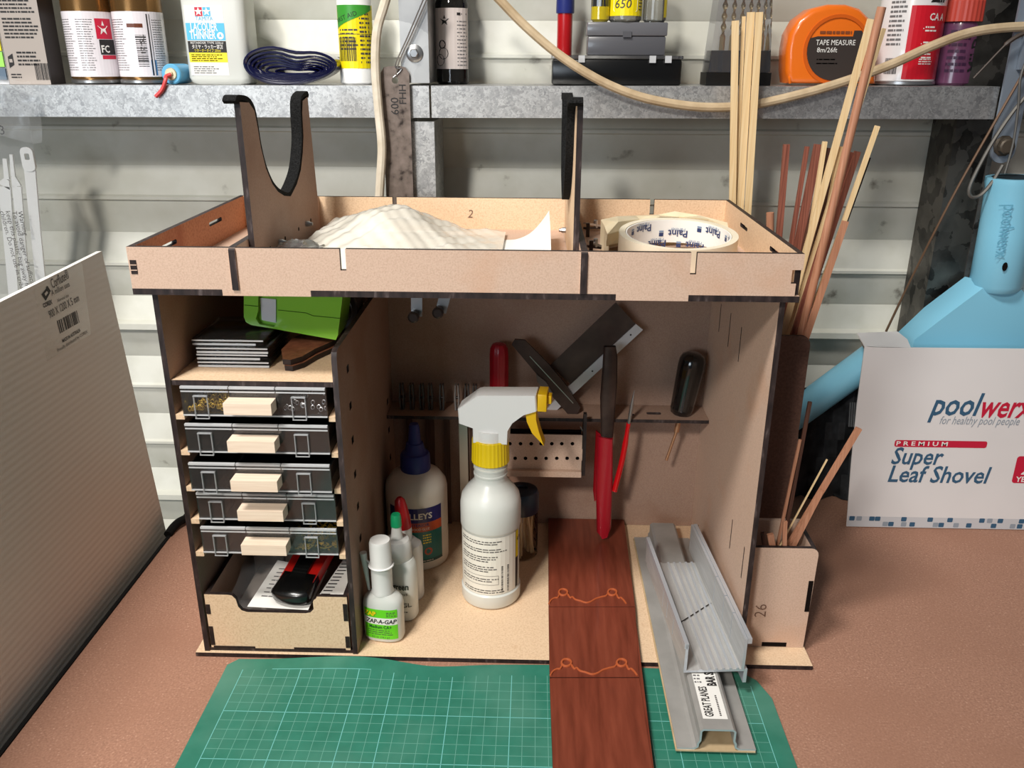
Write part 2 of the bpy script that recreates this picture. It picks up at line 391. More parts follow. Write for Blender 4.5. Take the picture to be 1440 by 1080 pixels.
# shelf beam: a C-section girt, front lip and top web
mb = MB()
def shz(x): return 0.4338+0.0035*(x+0.39)/0.85
XE = oy(1401, 150, 0.270).x
for xa, xb in ((-0.95, -0.0785), (-0.0765, ST0-0.001), (ST0-0.001, XE), (XE+0.03, 1.2)):
    for y0, y1, za, zb in (((0.270, 0.273, -0.0285, 0.0), (0.273, 0.299, -0.003, 0.0)) if abs(xb-XE) < 1e-6 else ()) or ((0.270, 0.273, -0.0285, 0.0), (0.273, 0.351, -0.003, 0.0), (0.273, 0.290, -0.0285, -0.0255)):
        vs = [(x, y, shz(x)+dz) for dz in (za, zb) for y in (y0, y1) for x in (xa, xb)]
        mb.add(vs, [(0, 2, 3, 1), (4, 5, 7, 6), (0, 1, 5, 4), (2, 6, 7, 3), (0, 4, 6, 2), (1, 3, 7, 5)])
mb2 = mb
single('shelf_beam', mb2, GALV, 'galvanised steel beam along the wall used as a shelf for paints and tools', 'shelf', (-0.95, 0.351, 0.41), smooth=0)

# workbench
t = thing('workbench', 'brown hardboard topped workbench under everything', 'workbench', (0.4, -0.1, -0.80))
mb = MB().box(-0.346, 1.25, -0.75, 0.349, -0.018, -0.0002); part('bench_top', mb, BENCH, t)
mb = MB().box(-0.3495, -0.3462, -0.75, 0.349, -0.020, 0.0010); part('edge_strip', mb, BLACKM, t, 'black edging strip')
part('edge_end', MB().tube(smooth_path([oz(236, 752, .002), oz(244, 741, .004), oz(253, 733, .006), oz(266, 727, .003)], 4), .0042, 10), BLACKM, t, 'lifted end of the black edging')
for x in (-0.30, 1.15):
    for y in (-0.68, 0.28): part('leg', MB().box(x-0.03, x+0.03, y-0.03, y+0.03, -0.80, -0.018), BASS, t)

# ================================================================== ORGANISER
og = thing('desk_organiser', 'laser-cut brown fibreboard bench organiser with drawers at its left and an open bay', 'organiser', (0, 0.11, 0))
part('base_board', MB().prism(rect(-0.25, 0.25, 0, 0.24), (0, 0, 0.0002), (1, 0, 0), (0, 1, 0), (0, 0, 0.0038)), [MDF_PLY, BURNT], og)
def yz(name, x, pts, holes=(), mats=(MDF, BURNT), parent=None, label=None):
    return part(name, MB().prism(pts, (x, 0, 0), (0, 1, 0), (0, 0, 1), (T, 0, 0), holes), list(mats), parent or og, label)
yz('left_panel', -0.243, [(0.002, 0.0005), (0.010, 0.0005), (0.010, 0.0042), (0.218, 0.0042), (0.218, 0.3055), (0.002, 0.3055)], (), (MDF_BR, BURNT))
hd = []
def sq(px, py, X, s=0.0027):
    p = ox(px, py, X); return [(p.y-s*1.3, p.z-s), (p.y+s*1.3, p.z-s), (p.y+s*1.3, p.z+s*1.2), (p.y-s*1.3, p.z+s*1.2)]
for a in ((489, 519), (493, 571), (496, 619), (499.5, 667), (503.5, 712), (507, 757), (545, 565), (547, 605), (549, 643)): hd.append(sq(*a, -0.1172))
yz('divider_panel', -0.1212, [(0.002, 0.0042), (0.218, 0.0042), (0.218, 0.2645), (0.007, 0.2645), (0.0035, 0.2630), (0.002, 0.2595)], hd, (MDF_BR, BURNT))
hr = []
for (xa, ya), (xb, yb) in (((1014, 427), (1011, 467)), ((1028, 440), (1023.5, 488)), ((1043, 460), (1038, 509)), ((982.5, 739), (979.5, 762)), ((1030, 730), (1026, 772)), ((1047, 769), (1042, 813)), ((993, 769), (990, 791))):
    a, b = ox(xa, ya, 0.1896), ox(xb, yb, 0.1896); y = (a.y+b.y)/2; hr.append(rect(y-0.0011, y+0.0011, min(a.z, b.z), min(0.3, max(a.z, b.z))))
yz('right_panel', 0.1896, rect(0.002, 0.218, 0.0042, 0.3055), hr)
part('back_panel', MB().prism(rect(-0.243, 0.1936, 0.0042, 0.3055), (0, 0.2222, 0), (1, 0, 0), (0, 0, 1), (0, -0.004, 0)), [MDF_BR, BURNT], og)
part('shelf_board', MB().prism(rect(-0.2388, -0.1214, 0.003, 0.2178), (0, 0, 0.2365), (1, 0, 0), (0, 1, 0), (0, 0, T)), [MDF_PLY, BURNT], og)
hk = [circle(oz(px, py, 0.1395).x, oz(px, py, 0.1395).y, 0.0028, 10) for px, py in ((888, 583), (760, 578))]+[rrect(oz(920, 583, .1395).x-.007, oz(920, 583, .1395).x+.007, 0.194, 0.200, 0.002)]
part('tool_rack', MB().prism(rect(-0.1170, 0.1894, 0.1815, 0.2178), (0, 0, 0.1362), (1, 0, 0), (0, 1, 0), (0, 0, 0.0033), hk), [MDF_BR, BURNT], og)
DZ = [0.2361, 0.2072, 0.1770, 0.1490, 0.1200]
for k, zt in enumerate(DZ):
    for x0, x1 in ((-0.2388, -0.2325), (-0.1262, -0.1214)):
        part('drawer_runner', MB().box(x0, x1 if x0 < -.2 else x1, 0.0022, 0.20, zt-0.0262, zt-0.0222), [MDF_PLY], og)
# organiser drawer at the bottom (a drawer box of its own)
part('bottom_board', MB().box(-0.2388, -0.1214, 0.003, 0.2178, 0.0042, 0.0072), [BURNT], og)

# bottom drawer
x0, x1, zt, zb = -0.2372, -0.1230, 0.0585, 0.0075
fp = [(x0, zb), (x1, zb), (x1, zt), (-0.1468, zt)]
for k in range(1, 6): fp.append((-0.1468-0.0035*math.sin(k/5*PI/2), zt-0.0035*(1-math.cos(k/5*PI/2))-0.002))
fp += [(-0.1503, 0.0465), (-0.1530, 0.0435), (-0.1570, 0.0425), (-0.2040, 0.0425), (-0.2085, 0.0440), (-0.2110, 0.0475), (-0.2122, 0.0545), (-0.2150, zt-0.0006), (-0.2185, zt)]
fp.append((x0, zt))
dr = part('drawer', MB().prism(fp, (0, 0.0025, 0), (1, 0, 0), (0, 0, 1), (0, 0.0035, 0)), [MDF_PLY, BURNT_DK], og, 'fibreboard drawer with a scooped front')
for x in (x0, x1-0.0035): part('side_panel', MB().prism(rect(0.0062, 0.19, zb, zt), (x, 0, 0), (0, 1, 0), (0, 0, 1), (0.0035, 0, 0)), [MDF, BURNT_DK], dr)
part('drawer_floor', MB().box(x0+0.0036, x1-0.0036, 0.0062, 0.19, zb, zb+0.003), [MDF], dr)
part('back_panel', MB().box(x0, x1, 0.1902, 0.1935, zb, zt), [MDF], dr)
for xa, xb, za, zc in ((x0+.0002, x0+.0034, .040, .049), (x0+.0002, x0+.0034, .010, .028), (x1-.0036, x1-.0002, .036, .052), (x1-.0036, x1-.0002, .010, .021), (x0+.002, x0+.036, zb, .0092), (x0+.068, x1-.004, zb, .0092)):
    part('finger_joint', MB().box(xa, xb, 0.0021, 0.003, za, zc), BURNT_DK, dr, 'burnt dark end of a side panel')

# ================================================================== TRAY
tr = thing('tool_tray', 'shallow fibreboard tray with two partitions lying across the top of the organiser', 'tray', (-0.026, 0.112, 0.306))
xl, xr, yf, yb, z0, z1 = -0.2522, 0.2, -0.006, 0.230, 0.3103, 0.3390
tx = [oy(313, 412, yf).x, oy(437, 412, yf).x, oy(866, 418, yf).x, oy(968, 418, yf).x]
fl = [(xl, yf), (tx[0], yf), (tx[0], yf+T), (tx[1], yf+T), (tx[1], yf), (tx[2], yf), (tx[2], yf+T), (tx[3], yf+T), (tx[3], yf), (xr, yf), (xr, yb), (xl, yb)]
part('tray_floor', MB().prism(fl, (0, 0, 0.3060), (1, 0, 0), (0, 1, 0), (0, 0, 0.0043)), [MDF, BURNT], tr)
n1, n2 = oy(481, 350, yf).x, oy(977, 355, yf).x
fp = [(xl, z0), (tx[0], z0), (tx[0], .306), (tx[1], .306), (tx[1], z0), (tx[2], z0), (tx[2], .306), (tx[3], .306), (tx[3], z0), (xr-.0035, z0), (xr-.0035, .319), (xr-.007, .319), (xr-.007, .3282), (xr, .3282), (xr, z1),
      (n2+.002, z1), (n2+.002, z1-.0145), (n2-.002, z1-.0145), (n2-.002, z1), (n1+.002, z1), (n1+.002, z1-.0145), (n1-.002, z1-.0145), (n1-.002, z1), (xl, z1)]
part('front_panel', MB().prism(fp, (0, yf+T, 0), (1, 0, 0), (0, 0, 1), (0, -T, 0)), [MDF, BURNT_DK], tr)
part('joint_end', MB().box(xl+.0012, xl+.0055, yf-.0004, yf, .3205, .3300).box(xl+.0012, xl+.0055, yf-.0006, yf, .3228, .3234, 1).box(xl+.0012, xl+.0055, yf-.0006, yf, .3264, .3270, 1), [BURNT_DK, MDF], tr, 'burnt end of the side panel')
m1, m2 = oy(555, 285, yb-T).x, oy(917, 290, yb-T).x
bp = [(xl, z0), (xr, z0), (xr, z1), (m2+.002, z1), (m2+.002, z1-.0135), (m2-.002, z1-.0135), (m2-.002, z1), (m1+.002, z1), (m1+.002, z1-.0135), (m1-.002, z1-.0135), (m1-.002, z1), (xl, z1)]
part('back_panel', MB().prism(bp, (0, yb, 0), (1, 0, 0), (0, 0, 1), (0, -T, 0)), [MDF_PLY, BURNT_DK], tr)
def slot(yc, zc, h=0.008): return rrect(yc-h, yc+h, zc-0.0017, zc+0.0017, 0.0016, 3)
la, lb = ox(312, 312, xl+T), ox(250, 340, xl+T)
part('left_panel', MB().prism(rect(yf+T, yb-T, z0, z1), (xl, 0, 0), (0, 1, 0), (0, 0, 1), (T, 0, 0), [slot(0.150, 0.3285, .015), slot(0.052, 0.3285, .015)]), [MDF_RED, BURNT], tr)
part('right_panel', MB().prism(rect(yf+T, yb-T, z0, z1), (xr-T, 0, 0), (0, 1, 0), (0, 0, 1), (T, 0, 0), [slot(0.150, 0.3285, .013), slot(0.052, 0.3285, .013)]), [MDF_PLY, BURNT], tr)
for xa in (-0.1828, 0.0528): part('partition', MB().prism([(yf-.0012, z0), (yb-T, z0), (yb-T, z1+.0006), (yf+.001, z1+.0006), (yf-.0012, z1-.0012)], (xa, 0, 0), (0, 1, 0), (0, 0, 1), (0.0045, 0, 0)), [MDF, BURNT], tr)
# pencilled 2 on the back panel
Print(flat((0, yb-T, 0), (1, 0, 0), (0, 0, 1)), tr).text('2', oy(661, 300, yb-T).x, oy(661, 306, yb-T).z, 0.0105, PENCIL, shear=0.2, bold=-0.008).done('pencil_mark')
# cradles
XF = -0.1742
inner_px = [(350, 144), (358, 156), (362.5, 180), (367, 208), (374, 236.5), (383, 258.6), (391, 269.6), (400, 275.5), (409, 276), (417.6, 258.6), (423, 239.7), (425.8, 214.5), (426.8, 191), (425, 159), (425.5, 142)]
inner = [(p.y, p.z) for p in (ox(*a, XF) for a in inner_px)]
def P2(a): p = ox(*a, XF); return (p.y, p.z)
ft, fb, bt, bb = P2((337, 143.6)), P2((352, 290)), P2((432.5, 136)), P2((446, 271))
out = [(fb[0]+.001, 0.3112), ft]+inner+[bt, (bb[0], bb[1]), (bb[0], 0.3112)]
ylim = yb-T-0.0006
out = [(min(y, ylim), z) for y, z in out]
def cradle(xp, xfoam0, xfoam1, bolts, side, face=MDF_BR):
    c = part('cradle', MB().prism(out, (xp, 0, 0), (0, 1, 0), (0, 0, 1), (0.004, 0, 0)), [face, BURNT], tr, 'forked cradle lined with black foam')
    path = [V((ft[0]-.004, ft[1]-.001, 0)), V((ft[0], ft[1]+.001, 0))]+[V((y, z, 0)) for y, z in inner]+[V((bt[0], bt[1]+.001, 0)), V((bt[0]+.004, bt[1]-.001, 0))]
    path = smooth_path(path, 3); rs = []
    for i, p in enumerate(path):
        d = (path[min(i+1, len(path)-1)]-path[max(i-1, 0)]).normalized(); n = V((-d.y, d.x, 0)); a, b = p+n*0.0002, p+n*0.0036
        rs.append([(xfoam0, a.x, a.y), (xfoam1, a.x, a.y), (xfoam1, b.x, b.y), (xfoam0, b.x, b.y)])
    part('foam_strip', MB().rings(rs), FOAM, c)
    for y, z in bolts:
        Tm = Matrix.Translation((xp+(0.004 if side > 0 else 0), y, z)) @ Matrix.Rotation(side*PI/2, 4, 'Y')
        part('bolt', MB().lathe([(0.0024, 0), (0.0024, 0.003), (0.0015, 0.0045), (0.0015, 0.006)], 8, T=Tm), STEEL, c)
    return c
b1 = ox(392.5, 340.5, XF); b2 = ox(430, 314.7, XF)
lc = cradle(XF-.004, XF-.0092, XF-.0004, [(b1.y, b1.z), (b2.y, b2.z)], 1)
for a in ((401, 335), (420, 322), (437, 309.5), (380, 349)):
    p = ox(*a, XF); part('bolt_hole', MB().lathe([(0.0016, 0), (0.0016, 0.0002)], 8, T=Matrix.Translation((XF, p.y, p.z)) @ Matrix.Rotation(PI/2, 4, 'Y')), SLOT, lc)
rc = cradle(0.0486, 0.0430, 0.0522, [(0.058, 0.3215), (0.165, 0.3215)], -1, MDF_PLY)  # paler face puts the light on this cradle's left side into the colour

# ================================================================== LEFT: CORRUGATED SHEET AND BAG
SN = V((1, 0, 0.0626)).normalized(); SP = V((-0.3628, 0.21, -0.0074))
def osheet(px, py): d = ray(px, py); return CAM+d*((SP-CAM).dot(SN)/d.dot(SN))
SU = V((0, 1, 0)); SVv = SN.cross(SU).normalized()
c1 = osheet(143, 353); c2 = osheet(0, 425); c0 = osheet(233, 745)
def sc(p): q = p-c1; return (q.dot(SU), q.dot(SVv))
sl = (sc(c2)[1])/(sc(c2)[0]); lo = sc(V((0, 0, 0))+c1+SVv*((-0.7985-c1.z)/SVv.z))[1]; be = sc(c0)
y_b = be[0]/be[1]*lo
m_sheet, nt, b = new_mat('white_fluted_plastic'); N, L = nt.nodes, nt.links
b.inputs['Base Color'].default_value = srgb(228, 224, 216); b.inputs['Roughness'].default_value = 0.42
tc = N.new('ShaderNodeTexCoord'); wv = N.new('ShaderNodeTexWave'); wv.bands_direction = 'Z'; wv.inputs['Scale'].default_value = 55
L.new(tc.outputs['Object'], wv.inputs[0]); bp = N.new('ShaderNodeBump'); bp.inputs['Strength'].default_value = 0.10; bp.inputs['Distance'].default_value = 0.001
L.new(wv.outputs[1], bp.inputs['Height']); L.new(bp.outputs[0], b.inputs['Normal'])
sh = thing('fluted_plastic_sheet', 'large white fluted plastic sheet standing at the left edge of the bench', 'plastic sheet', (c1.x-0.02, -0.25, -0.80))
mb = MB().prism([(0, 0), (-1.15, -1.15*sl), (-1.15, lo), (0.0, lo)], c1, SU, SVv, -SN*0.005)
part('sheet', mb, [m_sheet, PAPER], sh)
pr = Print(flat(c1, SU, SVv), sh)
def sp(x, y): return sc(osheet(x, y))
def stext(t, p0, p1, size, mat=GREYINK, bold=0.0):
    a, c = sp(*p0), sp(*p1); pr.text(t, a[0], a[1], size, mat, align='L', fit=c[0]-a[0], rot=math.atan2(c[1]-a[1], c[0]-a[0]), bold=bold)
DGI = plain('label_print_grey', (72, 68, 66), 0.6)
stext('Corflute\u00ae', (73.5, 406), (97.5, 391), 0.0115, DGI); stext('A million uses', (73, 416), (98, 402.5), 0.0068, DGI)
stext('Nominal size', (81, 425), (96.5, 417), 0.0038, DGI); stext('COREX', (61, 433), (73.5, 427), 0.0050, INK, 0.03)
stext('900 X 1200 X 5 mm', (70, 448), (111.5, 423), 0.0095, DGI)
stext('MADE IN AUSTRALIA', (88, 482), (113, 466), 0.0042, INK, 0.02); stext('Proudly distributed by COREX', (81, 495), (123, 468), 0.0040, DGI)
q = [sp(*a) for a in ((58, 414), (65, 405), (70, 412), (64, 423))]; pr.poly(q, INK)
pr.poly([sp(*a) for a in ((62, 413), (65.5, 409), (67, 412), (63.5, 416.5))], m_sheet, 3); pr.poly([sp(*a) for a in ((64, 404), (66.5, 402), (71, 409), (70, 411.5))], INK)
a, c = sp(84, 468), sp(107, 435); pr.bars(a[0], c[0], sp(88, 467)[1], c[1]-.001, 11, INK, seed=5)
pr.done()
lab = [sp(*a) for a in ((48, 407), (115, 368), (128, 470), (66, 508))]
part('label', MB().add([c1+SU*a+SVv*b_+SN*0.0001 for a, b_ in lab], [(0, 1, 2, 3)]), clear('label_film', tint=(.985, .98, .97), gloss=0.12, body=0.03, body_col=(220, 214, 206), rough=.3), sh, 'clear label film')

bg = oy(20, 170, 0.264)
bag = thing('polythene_bag', 'clear polythene bag with printed warning hanging from the shelf at the left', 'plastic bag', (bg.x, 0.264, 0.405))
mb = MB(); n = 14; rows = []
for j in range(n+1):
    zf = 0.4335-0.24*j/n; xr_ = oy(48+0.07*(j*18), 180+j*18, 0.264).x; row = []
    for i in range(11):
        row.append((bg.x-0.14+(xr_-bg.x+0.14)*i/10, 0.2645+0.0018*math.sin(i*1.7+j*0.6)-0.0012*(i % 2), zf))
    rows.append(row)
mb.rings(rows, closed=False, cap=False)
part('bag_front', mb, FILM, bag)
mb = MB(); rows = []
for j in range(6):
    t_ = j/5; rows.append([(bg.x-0.14+0.166*i/14, 0.262-0.004*math.sin(i*1.9+j)-0.003*t_, 0.4395-0.055*t_+0.004*math.sin(i*1.3)) for i in range(15)])
mb.rings(rows, closed=False, cap=False); part('bag_fold', mb, FILM, bag, 'crumpled folded top of the bag')
pw = Print(flat((0, 0.2605, 0), (1, 0, 0), (0, 0, 1)), bag)
for t_, px in (('Warning', 26), ('To avoid danger of suffocation', 18), ('keep this plastic bag away from babies and', 9), ('children. Do not use in cribs or beds', 1)):
    p = oy(px-1+0, 297, 0.2605); pw.text(t_, p.x, p.z, 0.0068, INK if t_ == 'Warning' else DGI, align='L', rot=-PI/2+0.06)
p = oy(3, 183, .2605); pw.text('3', p.x, p.z-.004, 0.012, INK)
pw.done()
def tie(pts, w, label, headpx=None, flare=False):
    P = [oy(x, y, 0.271) for x, y in pts]; t_ = thing('cable_tie', label, 'cable tie', (P[-1].x, 0.271, P[-1].z), group='white plastic ties in the bag')
    mb = MB()
    for i in range(len(P)-1): mb.bar(P[i], P[i+1], w[i], 0.002, mi=0, w2=w[i+1])
    part('strap', mb, WHITE, t_)
    if headpx:
        c = oy(*headpx, 0.271); h = 0.009
        o_ = rrect(-0.0062, 0.0062, -0.010, 0.013, 0.005); hole = rrect(-0.0024, 0.0024, 0.001, 0.007, 0.001)
        part('head', MB().prism(o_, c+V((0, 0.0005, 0)), (1, 0, 0), (0, 0, 1), (0, -0.003, 0), [hole], 0, 0), WHITE, t_)
tie([(42, 235), (50, 320), (58, 400), (62, 430)], [.011, .010, .010, .010], 'white plastic tie with a square hole in its head, rightmost in the bag', (41, 226))
tie([(16, 217), (19, 248), (24, 262), (30, 330), (38, 420)], [.003, .004, .009, .008, .008], 'white plastic tie with a thin pointed tip, second from the right in the bag')
tie([(7, 223), (10, 252), (6, 262), (10, 300), (20, 420)], [.004, .005, .013, .011, .010], 'white plastic tie with a broad shoulder, left of the pointed one in the bag')

# ================================================================== RIGHT: SLEEVE AND LEAF SHOVEL
SLY = 0.2295
def s3(x, y, Y=SLY): return oy(x, y, Y)
bl, br = oz(1190, 742, 0.0003), None
def szx(px, py): p = oy(px, py, SLY); return (p.x, p.z)
lft = [szx(1190, 742), szx(1197, 650), szx(1205, 570), szx(1216, 487)]
topz = szx(1440, 490)[1]; XR = 0.62
poly = [(lft[0][0], 0.0006), (XR, 0.0006), (XR, topz), szx(1280, 489), szx(1232, 489)]+lft[::-1][:3]
sv = thing('cardboard_sleeve', 'white printed cardboard sleeve standing on the bench at the right', 'packaging', (0.48, 0.28, 0.0))
part('front_panel', MB().prism(poly, (0, SLY+.0012, 0), (1, 0, 0), (0, 0, 1), (0, -.0012, 0), me=0), [CARD], sv)
a, b_, c_, d_, e_ = oy(1216, 487, SLY), oy(1281, 489, SLY), oy(1276, 477, .242), oy(1262, 466, .255), oy(1205, 468, .258)
mb = MB().add([a, b_, c_, d_, e_], [(0, 1, 2, 3, 4)]); mb.add([p-V((0, 0, .001)) for p in (a, b_, c_, d_, e_)], [(4, 3, 2, 1, 0)])
part('top_flap', mb, CARD, sv, 'bent top flap')
f1, f2 = oy(1216, 487, SLY), oy(1205, 468, .258); part('side_flap', MB().add([f1, f2, f2+V((.012, .004, -.02)), f1+V((.001, .001, -.03))], [(0, 1, 2, 3)]), noisy('kraft_card', [(.3, (150, 118, 90)), (.7, (170, 136, 104))], 100), sv)
part('back_panel', MB().box(lft[0][0]+.03, XR, .334, .3352, .0006, topz-.02), CARD, sv)
NAVY = plain('navy_print', (52, 94, 124), 0.5); CRIM = plain('crimson_print', (200, 26, 60), 0.5); LGR = plain('grey_print', (150, 160, 170), 0.5)
pr = Print(flat((0, SLY, 0), (1, 0, 0), (0, 0, 1)), sv)
def wtext(t_, p0, p1, size, mat, **k): a, c = szx(*p0), szx(*p1); pr.text(t_, a[0], a[1]+k.pop('dy', 0), size, mat, align='L', fit=c[0]-a[0], **k)
wtext('pool', (1308, 583), (1372, 583), 0.034, NAVY, shear=0.2, bold=0.018); wtext('werx', (1373, 586), (1446, 588), 0.034, CRIM, shear=0.2, bold=0.018)
wtext('for healthy pool people', (1320, 596), (1431, 601), 0.0125, LGR, shear=0.2)
wtext('Super', (1252, 652), (1322, 655), 0.0265, NAVY, shear=0.15, bold=0.015); wtext('Leaf Shovel', (1248, 677), (1386, 680), 0.0265, NAVY, shear=0.15, bold=0.015)
a, c = szx(1257, 628), szx(1389, 620); pr.poly(rrect(a[0], c[0], a[1], c[1]-.0005, .0022), CRIM); wtext('P R E M I U M', (1260, 626), (1332, 627), 0.0065, PAPER, bold=.02)
a, c = szx(1422, 679), szx(1470, 642); pr.poly(rrect(a[0], c[0], a[1], c[1], .003), CRIM); pr.text('2', (a[0]*.35+c[0]*.65)-.004, a[1]+.0105, 0.026, PAPER, bold=.03, shear=.15); pr.text('YEAR', (a[0]+c[0])/2, a[1]+.0015, 0.0085, PAPER, bold=.02)
rn = random.Random(4)
pr.rect(szx(1192, 730)[0], XR, 0.001, 0.0130, plain('pale_grey_print', (205, 206, 208), .5), 1)
for k, x in enumerate((1197, 1207, 1233, 1225, 1245, 1253, 1270, 1271, 1283, 1307, 1316, 1324, 1335, 1345, 1363, 1380, 1391, 1398, 1406, 1425, 1435, 1436)):
    zc = (0.0105 if k % 3 == 0 or x in (1207, 1233, 1391) else 0.0045); X = szx(x, 735)[0]
    pr.poly(rrect(X-.0028, X+.0028, zc-.0026, zc+.0026, .0009, 2), NAVY if k % 3 != 1 else LGR)
for X in (.555, .566, .581, .590, .603, .612): pr.poly(rrect(X-.0028, X+.0028, .0019, .0071, .0009, 2), NAVY)
pr.done()

lv = thing('leaf_shovel', 'pale blue plastic pool leaf shovel standing in the white cardboard sleeve', 'leaf shovel', (0.5, 0.28, 0.0))
Y0 = 0.262
ct, cb = oy(1427, 249, Y0), oy(1401, 398, Y0)
mb = MB(); ax = (cb-ct); path = [ct+ax*t_ for t_ in (0, .05, .10, .5, 1.0, 1.06)]
mb.tube(path, [.0245, .0245, .0235, .0232, .0240, .020], 28)
mb.tube([ct-ax*.001, ct+ax*.25], [.0195, .0195], 24, 1)
part('socket', mb, [LIDBLUE, plain('dark_bore', (24, 44, 54), .7)], lv)
bo = [(1357, 389), (1372, 394), (1432, 394), (1452, 412), (1500, 480), (1500, 520), (1258, 520), (1262, 468), (1300, 432)]
fo = [(1392, 398), (1404, 398), (1428, 398), (1446, 418), (1490, 484), (1490, 520), (1276, 520), (1286, 478), (1325, 448)]
mb = MB(); mb.rings([[oy(x, y, .292) for x, y in bo], [oy(x, y, .270) for x, y in bo], [oy(x, y, .2485) for x, y in fo]])
part('shovel_body', mb, LIDBLUE, lv, smooth=55)
h1 = oy(1413, 375, Y0-.0245); part('pin_hole', MB().lathe([(.0035, 0), (.0035, .0004)], 14, T=Matrix.Translation(h1) @ Matrix.Rotation(PI/2, 4, 'X'), sx=.7, sy=1.2), SLOT, lv)
mb = MB(); a, c = oy(1236, 497, .272), oy(1108, 590, .300); mb.tube([a+(a-c)*.05, a, a*.5+c*.5, c], [.0205, .021, .021, .021], 24, flat=.75)
part('frame_arm', mb, LIDBLUE, lv)
EMB = plain('embossed_blue', (112, 184, 212), .3)
axd = ax.normalized(); ux = axd; vx = V((axd.z*-1, 0, axd.x)); vx = V((-axd.z, 0, axd.x)).normalized()
pr = Print(flat(oy(1417, 288, Y0-.0236), axd, vx, 1), lv); pr.text('poolwerx', 0.0, -.0035, .019, EMB, align='L', fit=(oy(1405, 362, Y0)-oy(1421, 290, Y0)).length, h=2); pr.done('embossed_lettering')
mb = MB(); rows = []
for j in range(9):
    y_ = 545+j*24.5; rows.append([oy(1112+(1205-1112)*i/10+ (8-j)*2, y_, .292+.006*math.sin(i*1.3+j*.9)) for i in range(11)])
for r_ in rows:
    for p in r_: p.z = max(p.z, .0008)
mb.rings(rows, closed=False, cap=False)
NET = noisy('black_net', [(.35, (14, 15, 17)), (.65, (50, 52, 56))], 60, 4, .6)
part('net', mb, NET, lv, 'black mesh net')
for k in range(5): part('net_cord', MB().tube([oy(1196+3*k, 566, .284), oy(1194+3*k, 600, .284)], .0009, 6), plain('grey_cord', (96, 98, 100), .6), lv)

# ================================================================== ON THE SHELF BEAM
def sz(x): return shz(x)+0.0003
YS = 0.310
# sticky tabs and grey carton
xa = oy(71, 113, 0.2850).x; xb0 = oy(13, 113, 0.2850).x; yback = max(0.3, min(0.346, ox(92, 112, xa).y))
ct_ = thing('paint_carton', 'grey printed carton with small text and a barcode at the left end of the shelf', 'box', ((xa+xb0)/2, .31, sz(-.47)))
GREYC = plain('grey_card', (168, 158, 150), .55); zc = sz(-.47)
part('carton', MB().box(xb0, xa, .285, yback, zc, zc+.17, mi=[0, 0, 0, 0, 0, 1]), [GREYC, plain('dark_card', (52, 44, 42), .5)], ct_, smooth=0)
pr = Print(flat((xb0, .285, zc), (1, 0, 0), (0, 0, 1)), ct_)
for z_, n_ in ((.062, 8), (.040, 6)): pr.lines(.004, xa-xb0-.002, z_, z_+n_*.0032, n_, INK, seed=n_)
pr.lines(.012, .034, .016, .030, 4, INK, seed=9)
pr.poly([(.003, .0145), (.008, .0175), (.008, .0275), (.003, .0245)], INK); pr.rect(.0040, .0070, .0195, .0225, GREYC, 4)
pr.lines(.003, .016, .005, .010, 2, INK, seed=2); pr.bars(.027, .041, .004, .019, 12, INK, seed=11); pr.done()
it = thing('index_tabs', 'pack of pink yellow green and blue sticky tabs left of the grey carton', 'sticky tabs', (xb0-.01, .285, zc))
part('backing_card', MB().box(xb0-.05, xb0-.001, .286, .2885, zc, zc+.15), plain('card_stock', (190, 190, 192), .5), it)
for c_, y0_, y1_ in (((238, 140, 214), 27, 48), ((240, 226, 40), 49.5, 71.5), ((160, 226, 100), 73, 94), ((92, 110, 128), 96, 112)):
    za, zb_ = oy(5, y1_, .285).z, oy(5, y0_, .285).z; part('tab', MB().box(xb0-.045, xb0-.0015, .2842, .286, max(za, zc+.0005), zb_), plain('tab_colour', c_, .5), it)
part('tab', MB().box(xb0-.045, xb0-.0015, .2842, .286, oy(5, 26, .285).z, zc+.148), plain('tab_grey', (190, 192, 198), .5), it)

